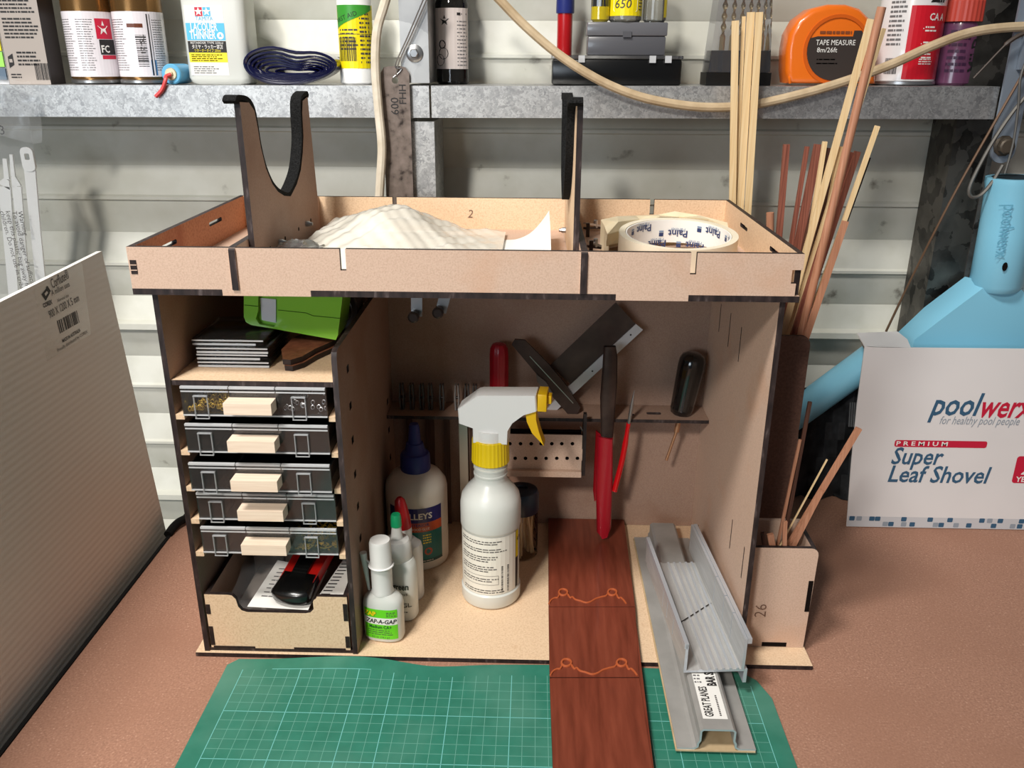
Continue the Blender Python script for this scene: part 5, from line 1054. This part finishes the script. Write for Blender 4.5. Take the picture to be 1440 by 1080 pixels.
part('end_plate', MB().prism([(FY-.0045, fpz[1]-.004), (FY+.0130, fpz[1]-.004), (FY+.0130, .1355), (FY+.0045, .1500), (FY-.001, .1500), (FY-.0045, fpz[0]-.004)], (hx1-.0035, 0, 0), (0, 1, 0), (0, 0, 1), (.003, 0, 0)), [BURNT_DK, BURNT_DK], hb); part('end_plate', MB().prism([(FY, fpz[1]), (FY+.0130, fpz[1]), (FY+.0130, .1355), (FY, fpz[0])], (hx0-.0032, 0, 0), (0, 1, 0), (0, 0, 1), (.003, 0, 0)), [MDF, BURNT_DK], hb)
for a in ((758, 601, 755, 607), (816, 600, 821, 608)): part('hook', MB().bar(oy(a[0], a[1], FY+.006), oy(a[2], a[3], FY+.006), .0009, .0009), STEEL, hb)

# ================================================================== ON THE BENCH AND ACROSS THE BAY FLOOR
# cutting mat
MX0, MX1, MY0, MY1 = -.2200, .2085, -.46, -.0035
def mz_(x, y):
    e = math.exp(-((MY1-y)/.018)**2); w = .0005+.0042*math.exp(-((x+.118)/.050)**2)+.0010*math.exp(-((x-.06)/.06)**2)
    return .0006+e*w
def mat_edge(x): return MY1-.0015+.0005*math.sin(x*30)-.004*math.exp(-((x+.055)/.03)**2)+.0012*math.exp(-((x+.118)/.05)**2)
m_mat = noisy('green_mat', [(.3, (40, 112, 92)), (.7, (50, 124, 104))], 60, 4, .45, spec=.4, second=(10, (84, 138, 120), .48, .72))
cm = thing('cutting_mat', 'green cutting mat with a pale grid on the bench before the organiser', 'cutting mat', (0, -.2, 0.0))
nx, ny = 60, 50; top = []; CR = .014
for j in range(ny+1):
    t_ = (j/ny)**.7; row = []
    for i in range(nx+1):
        x = MX0+(MX1-MX0)*i/nx; ye = mat_edge(x); dl, drr = x-MX0, MX1-x
        if dl < CR*.5: ye -= CR*.5*(1-math.sqrt(max(0, 1-(1-dl/(CR*.5))**2)))
        if drr < CR*2.2: ye -= CR*2.2*(1-math.sqrt(max(0, 1-(1-drr/(CR*2.2))**2)))
        y = MY0+(ye-MY0)*t_; row.append(V((x, y, mz_(x, y)+.0012)))
    top.append(row)
mb = MB(); mb.rings(top, closed=False, cap=False)
edge = [top[ny][i] for i in range(nx+1)]+[top[j][nx] for j in range(ny, -1, -1)]+[top[0][i] for i in range(nx, -1, -1)]+[top[j][0] for j in range(ny+1)]
mb.rings([edge, [p-V((0, 0, .0011)) for p in edge]], closed=False, cap=False); part('mat', mb, m_mat, cm, smooth=50)
GU = .00932; GL = plain('mat_line', (116, 176, 160), .6); GLM = plain('mat_line_strong', (120, 196, 190), .6)
gx0, gy1 = -.2055, -.0165
mbn, mbs = MB(), MB(); maj = {0, 5, 10, 13, 18, 23, 28, 31, 36, 41}
def strip(mb, pts, w, horiz):
    d = V((0, w/2, 0)) if horiz else V((w/2, 0, 0)); vs = []
    for p in pts: q = V((p[0], p[1], mz_(p[0], p[1])+.00135)); vs += [q-d, q+d]
    mb.add(vs, [(2*i, 2*i+2, 2*i+3, 2*i+1) for i in range(len(pts)-1)])
ys_ = [gy1-.44*(k/44)**1.5 for k in range(45)]
def edge_y(x):
    e = mat_edge(x); d = MX1-x
    return e-(CR*2.2*(1-math.sqrt(max(0, 1-(1-d/(CR*2.2))**2))) if d < CR*2.2 else 0)
for k in range(44):
    x = gx0+GU*k; strip(mbs if k in maj or k == 43 else mbn, [(x, min(y, edge_y(x)-.0125)) for y in ys_], .00050 if k in maj or k == 43 else .00030, False)
for k in range(45):
    y = gy1-GU*k; pts = [(gx0+GU*43*i/86, y) for i in range(87) if y < edge_y(gx0+GU*43*i/86)-.0120]
    strip(mbs if k % 5 == 0 else mbn, pts, .00055 if k % 5 == 0 else .00032, True)
part('fine_grid', mbn, GL, cm, kind='stuff', smooth=0); part('bold_grid', mbs, GLM, cm, kind='stuff', smooth=0)

# mahogany board with scroll carvings
bd = thing('carved_board', 'long reddish brown board with two carved scroll lines lying through the bay over the mat', 'board', (.078, .05, .0043))
def bq(px, py, z_): p = oz(px, py, z_); return p
zb_ = .0112
bl_, br_ = oz(771, 729, zb_), oz(877, 729, zb_); bl_.y = br_.y = .2165
s1l, s1r, s2l, s2r = oz(771.5, 853, zb_), oz(893, 853, zb_), oz(773, 953, zb_), oz(899, 953, zb_); el, er = oz(780, 1150, zb_), oz(928, 1150, zb_)
def slab(a, b_, c_, d_, h): return MB().prism([(a.x, a.y), (b_.x, b_.y), (c_.x, c_.y), (d_.x, d_.y)], (0, 0, .0053), (1, 0, 0), (0, 1, 0), (0, 0, h-.0053))
MAT2 = [MAHOG, plain('board_edge', (60, 26, 18), .5)]
part('board', slab(el, er, br_, bl_, zb_-.0008), MAT2, bd, smooth=0)
part('panel', slab(s1l, s1r, br_, bl_, zb_), MAT2, bd, smooth=0); part('panel', slab(s2l+V((0, .0006, 0)), s2r+V((0, .0006, 0)), s1r-V((0, .0006, 0)), s1l-V((0, .0006, 0)), zb_), MAT2, bd, smooth=0)
part('panel', slab(el, er, s2r-V((0, .0006, 0)), s2l-V((0, .0006, 0)), zb_), MAT2, bd, smooth=0)
sc1 = [(772, 849), (777, 841), (785, 837), (789, 830), (797, 832), (802, 838), (806, 842), (813, 844), (824, 847), (832, 844), (845, 839), (853, 835), (857, 830), (866, 832), (872, 836), (876, 843), (880, 847)]
SCR = [(772, 849), (775, 844), (780, 841), (784, 840.5), (786, 837.5), (798.5, 836), (802, 840.5), (805, 839.5), (809, 843), (816, 845), (824, 847.5), (831, 846), (838, 842), (846, 839.5), (852, 838), (854.8, 835), (867.5, 837), (870, 841), (873, 840.5), (877, 844), (880.5, 849)]
for mp_, r_ in ((lambda q: q, 5.2), (lambda q: (774+(q[0]-772)*1.125, 950+(q[1]-849)*1.12), 5.9)):
    pts = [mp_(q) for q in SCR]; c1_, c2_ = mp_((792, 833)), mp_((861, 833))
    segs = [[], [], []]
    for x, y in pts:
        if abs(x-c1_[0]) < r_+.5 or abs(x-c2_[0]) < r_+.5: continue
        segs[0 if x < c1_[0] else 1 if x < c2_[0] else 2].append((x, y))
    segs[0].append((c1_[0]-r_*1.05, c1_[1]+1)); segs[1] = [(c1_[0]+r_*1.05, c1_[1]+2)]+segs[1]+[(c2_[0]-r_*1.05, c2_[1]+2)]; segs[2] = [(c2_[0]+r_*1.05, c2_[1]+1)]+segs[2]
    for sg_ in segs: part('scroll_line', MB().tube(smooth_path([oz(x, y, zb_+.0002) for x, y in sg_], 5), .0009, 6), MAHOG_ED, bd, 'scroll carving edge, the light on it painted orange', smooth=60)
    for cx_, cy_ in (c1_, c2_): part('scroll_ring', MB().tube([oz(cx_+r_*1.15*math.cos(q), cy_+r_*.85*math.sin(q), zb_+.0003) for q in [2*PI*j/20 for j in range(21)]], .0011, 6), MAHOG_ED, bd, smooth=60)

# bar sander
ZS = .0044
bs = thing('bar_sander', 'dull aluminium hat-section sanding bar lying under the mitre box', 'sanding bar', (.155, .05, ZS))
yA, yB = -.0940, .1890
def hat(cx_, off):
    t_ = .0014; pr_ = [(-.0275, .0018), (-.0275, .0032), (-.0165, .0032), (-.0140, .0045), (-.0138, .0075), (-.0125, .0100), (-.0125, .0180), (-.0105, .0200), (.0105, .0200), (.0125, .0180), (.0125, .0100), (.0138, .0075), (.0140, .0045), (.0165, .0032), (.0275, .0032), (.0275, .0018)]
    inn = [(.0155, .0018), (.0126, .0040), (.0124, .0070), (.0111, .0096), (.0111, .0176), (.0100, .0186), (-.0100, .0186), (-.0111, .0176), (-.0111, .0096), (-.0124, .0070), (-.0126, .0040), (-.0155, .0018)]
    return [(cx_+x, z_+ZS-.0006) for x, z_ in pr_+inn]
hcx = .1545
mb = MB(); mb.prism(hat(hcx, 0), (0, yA, 0), (1, 0, 0), (0, 0, 1), (0, yB-yA, 0), (), 1, 0); part('extrusion', mb, [ALU_DULL, ALU_LT], bs, smooth=25)
part('backing', MB().box(hcx-.0285, hcx+.0272, yA-.0006, yB, ZS, ZS+.0011), noisy('kraft_backing', [(.3, (176, 150, 112)), (.7, (200, 176, 140))], 60, 3, .7), bs, 'tan backing under the flanges')
pr = Print(flat((hcx, yA, ZS+.0195), (1, 0, 0), (0, 1, 0)), bs); pr.rect(-.0090, .0085, .0100, .0580, PAPER); pr.text('GREAT PLANES', -.0010, .0120, .0085, INK, align='L', rot=PI/2, fit=.031, bold=.02); pr.text('BAR SANDER', -.0010+.008, .0440, .0095, INK, align='L', rot=PI/2, bold=.04, fit=.034); pr.lines(-.0085, -.0030, .046, .0570, 3, GREYINK, seed=51)
for k in range(12): pr.rect(.0035, .0048, .0130+k*.0018, .0142+k*.0018, DGI, 2)
pr.done()
# mitre box
ma, mbk = V((.1608, -.0425, 0)), V((.1478, .1020, 0)); ZM = ZS+.0204
ml = (oz(1004, 943, ZM+.002)); mrear = oz(946, 796, ZM+.002)
ml.z = mrear.z = 0; md = (mrear-ml).normalized(); mx_ = V((md.y, -md.x, 0)); ML = (mrear-ml).length+.004
mt_ = thing('mitre_box', 'aluminium mitre box with slotted walls lying on the sanding bar', 'mitre box', (ml.x, ml.y+.06, ZM+.001))
def mf_(a, z_): return (a, z_)
o_ = V((ml.x, ml.y, ZM+.0008)); hw = .0232; up = V((0, 0, 1))
flr = [(-hw, 0), (hw, 0), (hw, .0018)]
for x in (.0172, .0118, .0064, .0010, -.0044, -.0110): flr += [(x+.0022, .0018), (x+.0018, .0027), (x-.0000, .0027), (x-.0004, .0018)]
flr += [(-hw, .0018)]
part('floor_plate', MB().prism(flr, o_, mx_, up, md*ML, (), 1, 0), [ALU, ALU_LT], mt_, smooth=0)
for x in (.0172, .0118, .0064, .0010, -.0044): part('floor_rib', MB().prism([(x, .0026), (x+.0018, .0026), (x+.0018, .0030), (x, .0030)], o_, mx_, up, md*ML), [ALU_LT, ALU_LT], mt_, smooth=0)  # paler ribs paint in highlights along the floor ridges
# walls with saw slots: outline along md, height up
def wall_cut(slots, L0, L1, z0_, z1_):
    pts = [(L0, z0_), (L1, z0_), (L1, z1_)]
    for s_ in sorted(slots, reverse=True): pts += [(s_+.0005, z1_), (s_+.0005, z0_+.003), (s_-.0005, z0_+.003), (s_-.0005, z1_)]
    return pts+[(L0, z1_)]
part('wall', MB().prism(wall_cut((.028+.005, .056, .083), 0, ML+.022, .0016, .0290), o_+mx_*(hw-.0022), md, up, mx_*.0022, (), 0, 1), [ALU, ALU_LT], mt_, 'right wall with saw slots', smooth=0)
part('wall', MB().prism(wall_cut((.040, .062, .078), 0, ML+.006, .0016, .0255), o_-mx_*hw, md, up, mx_*.0022, (), 0, 1), [ALU, ALU_LT], mt_, 'left wall with saw slots', smooth=0)
for x, w_, z_, h_, n_ in ((hw-.0010, .0042, .0250, .0045, 'top_rim'), (-hw-.0020, .0042, .0215, .0045, 'top_rim'), (hw-.0002, .0026, -.0105, .0122, 'lower_lip')):
    L_ = ML+(.022 if x > 0 else .006)
    if n_ == 'lower_lip': L_ = ML
    part(n_, MB().prism(wall_cut(() if n_ == 'lower_lip' else ((.033, .056, .083) if x > 0 else (.040, .062, .078)), 0, L_, z_, z_+h_) if n_ == 'lower_lip' else [(0, z_), (L_, z_), (L_, z_+h_), (0, z_+h_)], o_+mx_*(x if n_ == 'lower_lip' else x+.0012), md, up, mx_*w_*(1 if n_ == 'lower_lip' else .75)*(1 if x > 0 else 1), (), 0, 0), [ALU_LT, ALU_LT], mt_, smooth=0)  # brighter metal on the rims stands in for highlights
part('saw_kerf', MB().add([o_+mx_*a+md*b_+up*.00285 for a, b_ in ((-hw+.003, .052), (-hw+.0045, .052), (hw-.003, .083), (hw-.0045, .083))], [(0, 1, 2, 3)]), SLOT, mt_, 'saw kerf across the floor')

# ================================================================== STICK BOXES AT THE RIGHT
def open_box(name, label, cat, x0, x1, y0, y1, z0_, z1_, front, mats, r_=.006, zr=None):
    t_ = thing(name, label, cat, ((x0+x1)/2, (y0+y1)/2, z0_)); th = .0035
    part('front_panel', MB().prism(front, (0, y0+th, 0), (1, 0, 0), (0, 0, 1), (0, -th, 0)), mats, t_)
    part('back_panel', MB().box(x0, x1, y1-th, y1, z0_, z1_), mats[0], t_)
    for x in (x0, x1-th-.0012): part('side_panel', MB().prism(rect(y0+th, y1-th, z0_, zr if zr and x > x0 else z1_-.0015), (x, 0, 0), (0, 1, 0), (0, 0, 1), (th, 0, 0)), mats, t_)
    part('bottom_panel', MB().box(x0+th, x1-th-.0012, y0+th, y1-th, z0_, z0_+.003), mats[0], t_); return t_
x0, x1, y0, y1, z0_, z1_ = .1942, .2500, .0230, .0700, .0042, .0985
fr = [(x0, z0_), (x1-.0012, z0_), (x1, z1_-.006)]+[(x1-.006+.006*math.cos(q), z1_-.006+.006*math.sin(q)) for q in (.4, .8, 1.2, 1.57)]+[(x0+.004, z1_), (x0, z1_-.003)]
d6 = open_box('stick_box', 'short fibreboard stick box marked 26 at the front right of the organiser', 'stick box', x0, x1, y0, y1, z0_, z1_, fr, [MDF, BURNT])
def dq(px, py): p = oy(px, py, y0); return p
for a, c in (((1131, 860), (1144, 817)), ((1069, 922), (1104, 917))): p, q = dq(*a), dq(*c); part('finger_joint', MB().box(p.x, q.x, y0-.0003, y0+.0002, max(p.z, z0_+.0006), max(q.z, z0_+.0045)), SLOT, d6, 'dark end of a joint tab')
q = dq(1072, 852); pr = Print(flat((0, y0-.0001, 0), (1, 0, 0), (0, 0, 1)), d6); pr.text('26', q.x+.0035, q.z-.0105, .0135, PENCIL, rot=PI/2, bold=-.01, align='L'); pr.done('pencil_mark')
tx0, tx1, ty0, ty1, tz1 = .1942, .2490, .1050, .1880, .2480
fr = [(tx0, z0_), (tx1, z0_), (tx1, tz1-.008)]+[(tx1-.008+.008*math.cos(q), tz1-.008+.008*math.sin(q)) for q in (.4, .8, 1.2, 1.57)]+[(tx0, tz1)]
tb = open_box('tall_stick_box', 'tall fibreboard stick box behind the short one at the right side of the organiser', 'stick box', tx0, tx1, ty0, ty1, z0_, tz1, fr, [noisy('shadowed_brown_mdf', [(.3, (84, 60, 50)), (.7, (106, 78, 66))], 500, 4, .6), BURNT_DK], zr=.160)  # dark tone puts the organiser's shadow into the board colour

STK = 'sticks standing behind and beside the organiser'
def stick(label, top_px, low_px, Y, w, h, mat, zbase, xr_=None, rnd_=False, name='wood_strip', cat='wood strip', group=STK):
    # every stick keeps to its own slab of depth, so none runs through another
    a, c = oy(*top_px, Y), oy(*low_px, Y); d = c-a; b_ = a+d*((zbase-a.z)/d.z); b_.y = a.y = Y
    if xr_: b_.x = min(max(b_.x, xr_[0]+w/2), xr_[1]-w/2)
    mb = MB()
    if rnd_: mb.tube([b_, a], w/2, 14)
    else: mb.bar(b_, a, w, h, up=(0, -1, 0))
    for p in mb.v:
        if p.z < zbase+w: p.z = max(p.z, zbase)
    return single(name, mb, mat, label, cat, (b_.x, b_.y, zbase), group=group)
PB = BASS
for lab_, tp_, lp_, Y, w_ in (('broad pale wood strip at the left of the bundle behind the tray', (1034, 29), (1030, 280), .2422, .0062), ('thin pale wood strip second in the bundle behind the tray', (1046, 23), (1034, 282), .2490, .0030),
      ('broadest pale wood strip in the middle of the bundle behind the tray', (1056, 17), (1041, 285), .2467, .0066), ('pale wood strip at the right of the bundle behind the tray', (1068, 17), (1052, 290), .2445, .0062)): stick(lab_, tp_, lp_, Y, w_, .0017, PB, .0004)
XR2 = (.1980, .2440); Z2 = .0078; yl = .1092
SW = [('short reddish lath leaning out at the right of the bundle', (1189, 311), (1142, 400), .0048, .0028, BEECH, 0),
      ('long round beech dowel rising to the top of the picture', (1240, 10), (1145, 395), .0064, .0064, BEECH, 1),
      ('slim pale strip tilted right beyond the dowel', (1234, 177), (1172, 345), .0034, .0030, PB, 0),
      ('black walnut strip at the far right of the bundle', (1221, 221), (1165, 345), .0036, .0025, plain('ebony', (40, 28, 24), .5), 0),
      ('red wood strip right of the dowel', (1206, 213), (1160, 350), .0046, .0032, REDWOOD, 0),
      ('red flat strip behind the right red strip', (1198, 214), (1150, 355), .0050, .0030, REDWOOD, 0),
      ('long pale wood strip reaching up in front of the tape measure', (1225, 27), (1157, 250), .0050, .0030, PB, 0),
      ('long thin pale strip just right of the dowel top', (1243, 40), (1176, 205), .0028, .0024, PB, 0),
      ('short cream strip beside the dowel', (1183, 206), (1160, 330), .0044, .0034, PB, 0),
      ('dark walnut strip right of the cream strip', (1181, 212), (1146, 350), .0062, .0034, DARKWOOD, 0),
      ('cream square strip with its top just above the dark strips', (1160, 199), (1140, 330), .0034, .0034, PB, 0),
      ('dark walnut strip behind the round dowel', (1166, 208), (1132, 350), .0058, .0034, DARKWOOD, 0),
      ('broad red wood strip third from the left beside the tray', (1151, 203), (1122, 345), .0066, .0038, REDWOOD, 0),
      ('thin red wood strip second from the left beside the tray', (1135, 206), (1112, 345), .0036, .0026, REDWOOD, 0),
      ('straight red wood strip leftmost beside the tray', (1106, 203), (1099, 345), .0050, .0034, REDWOOD, 0)]
for lab_, tp_, lp_, w_, h_, m_, rd in SW:
    stick(lab_, tp_, lp_, yl+h_/2, w_, h_, m_, Z2, XR2, bool(rd), 'dowel' if rd else 'wood_strip', 'dowel' if rd else 'wood strip'); yl += h_+.0008
stick('stub of brown dowel just behind the right rim of the tray', (1083, 299), (1083, 330), .215, .0070, .0070, BEECH, .0042, None, True, 'dowel', 'dowel')
XR6 = (.1980, .2448); g6 = 'sticks in the short stick box'; yl = .0270
for lab_, tp_, lp_, w_, h_, m_ in (('small upright strip at the front of the short box', (1104, 733), (1103, 765), .0032, .0022, BEECH), ('small stub left of the upright strip', (1083, 751), (1086, 768), .0050, .0030, BEECH),
      ('smallest stub beside the organiser wall', (1072, 749), (1075, 768), .0030, .0020, DARKWOOD), ('shorter pinkish strip below the longest one', (1155, 690), (1115, 768), .0038, .0026, BEECH),
      ('longest pinkish strip pointing right above the short box', (1208, 602), (1122, 745), .0044, .0030, BEECH), ('thin bright wire-like strip between the wooden ones', (1163, 646), (1110, 740), .0011, .0011, PB),
      ('thin brown strip left of the longer brown one', (1125, 618), (1100, 735), .0022, .0018, BEECH), ('brown strip leaning out at the back of the short box', (1139, 565), (1107, 735), .0028, .0020, DARKWOOD)):
    stick(lab_, tp_, lp_, yl+h_/2, w_, h_, m_, Z2, XR6, group=g6); yl += h_+.0010

# ================================================================== IN THE TRAY
TZ = .3105
# masking tape
tcx, tcy = (oy(870, 340, .092).x+oy(1036, 340, .092).x)/2, .0920; ro = (oy(1036, 340, .092).x-oy(870, 340, .092).x)/2; ri = ro-.0052
MT = noisy('masking_tape', [(.3, (226, 214, 188)), (.7, (236, 226, 204))], 40, 3, .55); tz1 = .3375
mk = thing('masking_tape', 'roll of cream masking tape with printed white core in the right of the tray', 'tape', (tcx, tcy, TZ))
tH = .0250; ang_ = -math.atan2(oy(953, 306, tcy+ro).z-oy(955, 352, tcy-ro).z, 2*ro); tzc = (oy(953, 306, tcy+ro).z+oy(955, 352, tcy-ro).z)/2
Tt = Matrix.Translation((tcx, tcy, tzc)) @ Matrix.Rotation(-ang_, 4, 'X')
tH = min(tH, (tzc-TZ-.0003)/math.cos(ang_)-ro*math.tan(abs(ang_)))
part('tape', MB().lathe([(ri+.0004, -tH), (ro, -tH), (ro, 0), (ri+.0004, 0), (ri+.0004, -tH)], 64, T=Tt, cap=False), MT, mk)
part('core', MB().lathe([(ri, -tH), (ri, -.0004), (ri-.0010, -.0004), (ri-.0010, -tH)], 64, T=Tt, cap=False), PAPER, mk)
rci = ri-.0011
pr = Print(lambda a, b_, h: Tt @ V(((rci-h)*math.sin(a/rci), (rci-h)*math.cos(a/rci), b_)), mk, step=.002); PBL = plain('navy_logo', (44, 60, 104), .5); PGR = plain('logo_grey', (130, 150, 176), .5)
for a, b_ in ((-.0290, -.0030), (.0020, -.0085), (.0330, -.0030), (-.050, -.0105), (.0170, -.0175), (-.0150, -.0170), (.064, -.003), (-.066, -.003)):
    pr.text('Paint', a+.0042, b_, .0080, PBL, rot=PI, bold=.02, align='C'); pr.text('Partner', a+.0040, b_+.0018, .0040, PGR, rot=PI, align='C')
    pr.rect(a-.0112, a-.0075, b_-.0052, b_-.0022, PBL, 2); pr.rect(a-.0112, a-.0075, b_-.0018, b_-.0004, PGR, 2)
pr.done()
# crumpled masking paper
pz_ = .3295
cp_px = [[(845, 309), (868, 304), (894, 303), (925, 302), (949, 297), (985, 303), (1023, 313)], [(850, 318), (870, 312), (900, 308), (930, 306), (955, 305), (990, 310), (1024, 320)], [(852, 330), (866, 330), (884, 322), (930, 316), (960, 314), (1000, 320), (1030, 332)], [(862, 345), (868, 346), (876, 344), (930, 330), (960, 330), (1010, 336), (1036, 348)]]
zr_ = [[.335, .336, .333, .336, .3385, .335, .333], [.331, .336, .332, .337, .334, .337, .331], [.326, .330, .329, .330, .328, .330, .326], [.320, .322, .320, .320, .320, .320, .318]]
rows = []
for rp_, rz__ in zip(cp_px, zr_):
    row = []
    for (a, b_), z_ in zip(rp_, rz__):
        p = oz(a, b_, z_); p.y = min(p.y, .2235); p.x = min(p.x, .1945); row.append(p)
    rows.append(row)
rr_ = [[p.copy() for p in r_] for r_ in rows]
# keep the sheet behind and below the roll
for r_ in rr_:
    for p in r_:
        d_ = V((p.x-tcx, p.y-tcy, 0))
        if d_.length < ro+.009: d_ = (d_.normalized() if d_.length > 1e-4 else V((0, 1, 0)))*(ro+.0092); p.x, p.y = min(tcx+d_.x, .1945), tcy+d_.y
mb = MB(); mb.rings(rr_, closed=False, cap=False); mb.rings([[p-V((0, 0, .0006)) for p in r_] for r_ in rr_], closed=False, cap=False)
foot = [rr_[0][k] for k in range(7)]; mb.rings([foot, [V((p.x, p.y, TZ)) for p in foot]], closed=False, cap=False); lf = [r_[0] for r_ in rr_]; mb.rings([lf, [V((p.x, p.y, TZ)) for p in lf]], closed=False, cap=False)
single('masking_paper', mb, noisy('cream_paper', [(.3, (226, 208, 170)), (.7, (240, 226, 194))], 50, 3, .65), 'crumpled cream masking paper behind the tape roll', 'paper', (tcx, .19, TZ), smooth=0)
# metal clamps by the right partition
for k, (a, b_, c_, lab_) in enumerate((((822, 321), (848, 317), (833, 323), 'back one of two slim metal clamps by the right partition'), ((826, 346), (845, 345), (834, 342), 'front one of two slim metal clamps by the right partition'))):
    z_ = .3180; p, q = oz(*a, z_), oz(*b_, z_); p.x = max(p.x, .0592); q.x = max(q.x, .0700); t_ = thing('metal_clamp', lab_, 'clamp', (p.x, p.y, TZ), group='metal clamps in the tray')
    for s_ in (0, .0045): part('arm', MB().bar(p+V((0, 0, s_)), q+V((0, 0, -.002+s_*.3)), .0032, .0018, up=(0, 0, 1)), STEEL if s_ else DKSTEEL, t_)
    part('foot', MB().bar(V((p.x+.003, p.y, TZ)), V((p.x+.003, p.y, z_+.0045)), .003, .003, up=(0, -1, 0)), DKSTEEL, t_); part('screw', MB().lathe([(.0019, 0), (.0019, .0065), (.0012, .007)], 10, c=p.lerp(q, .6)+V((0, 0, -.001))), STEEL, t_)
# white sheets and the polythene bag
sx0, sx1, sy0, sy1 = -.0600, .0380, .040, .172
rows = []
for j in range(9):
    y = sy0+(sy1-sy0)*j/8; row = []
    for i in range(25):
        f = i/24; x = sx0+(sx1-sx0)*f; lift = .0235*max(0, (f-.62)/.38)**1.9*(.65+.45*math.sin(min(1, j/6)*PI/2)); row.append(V((x-(.004*max(0, f-.8)/.2), y, TZ+.0008+lift)))
    rows.append(row)
mb = MB(); mb.rings(rows, closed=False, cap=False); mb.rings([[p-V((0, 0, .0005)) for p in r_] for r_ in rows], closed=False, cap=False)
part_ = single('plan_sheet', mb, PAPER, 'white paper plan with its right edge curling up in the tray', 'paper', (0, .1, TZ), smooth=60)
single('paper_stack', MB().box(-.1650, -.0605, .030, .20, TZ, TZ+.0026), PAPER, 'stack of white sheets under the plastic bag in the tray', 'paper', (-.11, .11, TZ))
rnb = random.Random(5); rows = []
def bagz(x, y):
    u_ = (x+.168)/.164; v_ = (y-.030)/.165
    h = .0235*math.exp(-((u_-.42)/.26)**2)*math.exp(-((v_-.62)/.45)**2)+.0045*(1-u_)+.004
    h += .0016*math.sin(18*u_+7*v_)*math.sin(9*v_+3*u_)+.0012*abs(math.sin(21*u_-15*v_))+.0008*abs(math.sin(37*u_+23*v_))+.0006*math.sin(70*u_-40*v_)*math.sin(11*u_)
    e = min(1, min(u_, (1-u_)*.4, v_, 1-v_)/.10); return TZ+.0030+max(.0006, h*max(0, e)**.6)
for j in range(51): rows.append([V((-.168+.164*i/80, .030+.165*j/50, bagz(-.168+.164*i/80, .030+.165*j/50))) for i in range(81)])
mb = MB(); mb.rings(rows, closed=False, cap=False)
BAGF = clear('milky_film', tint=(.97, .96, .92), gloss=.42, body=.78, body_col=(246, 240, 226), rough=.22)
single('plastic_bag', mb, BAGF, 'milky crumpled plastic bag heaped over white sheets in the left of the tray', 'plastic bag', (-.08, .11, TZ), smooth=75)
mb = MB(); rn = random.Random(9); rows = []
for j in range(7): rows.append([V((-.1700+.034*i/8, .048+.028*j/6, TZ+.0140+.0042*rn.random()+.006*math.sin(PI*i/8)*math.sin(PI*j/6)*(.5 if i > 5 else 1))) for i in range(9)])
mb.rings(rows, closed=False, cap=False); single('crinkled_wrap', mb, clear('crinkled_film', gloss=.6, body=.12, rough=.05), 'crinkled clear wrap at the left end of the plastic bag', 'plastic wrap', (-.153, .062, TZ), smooth=0)
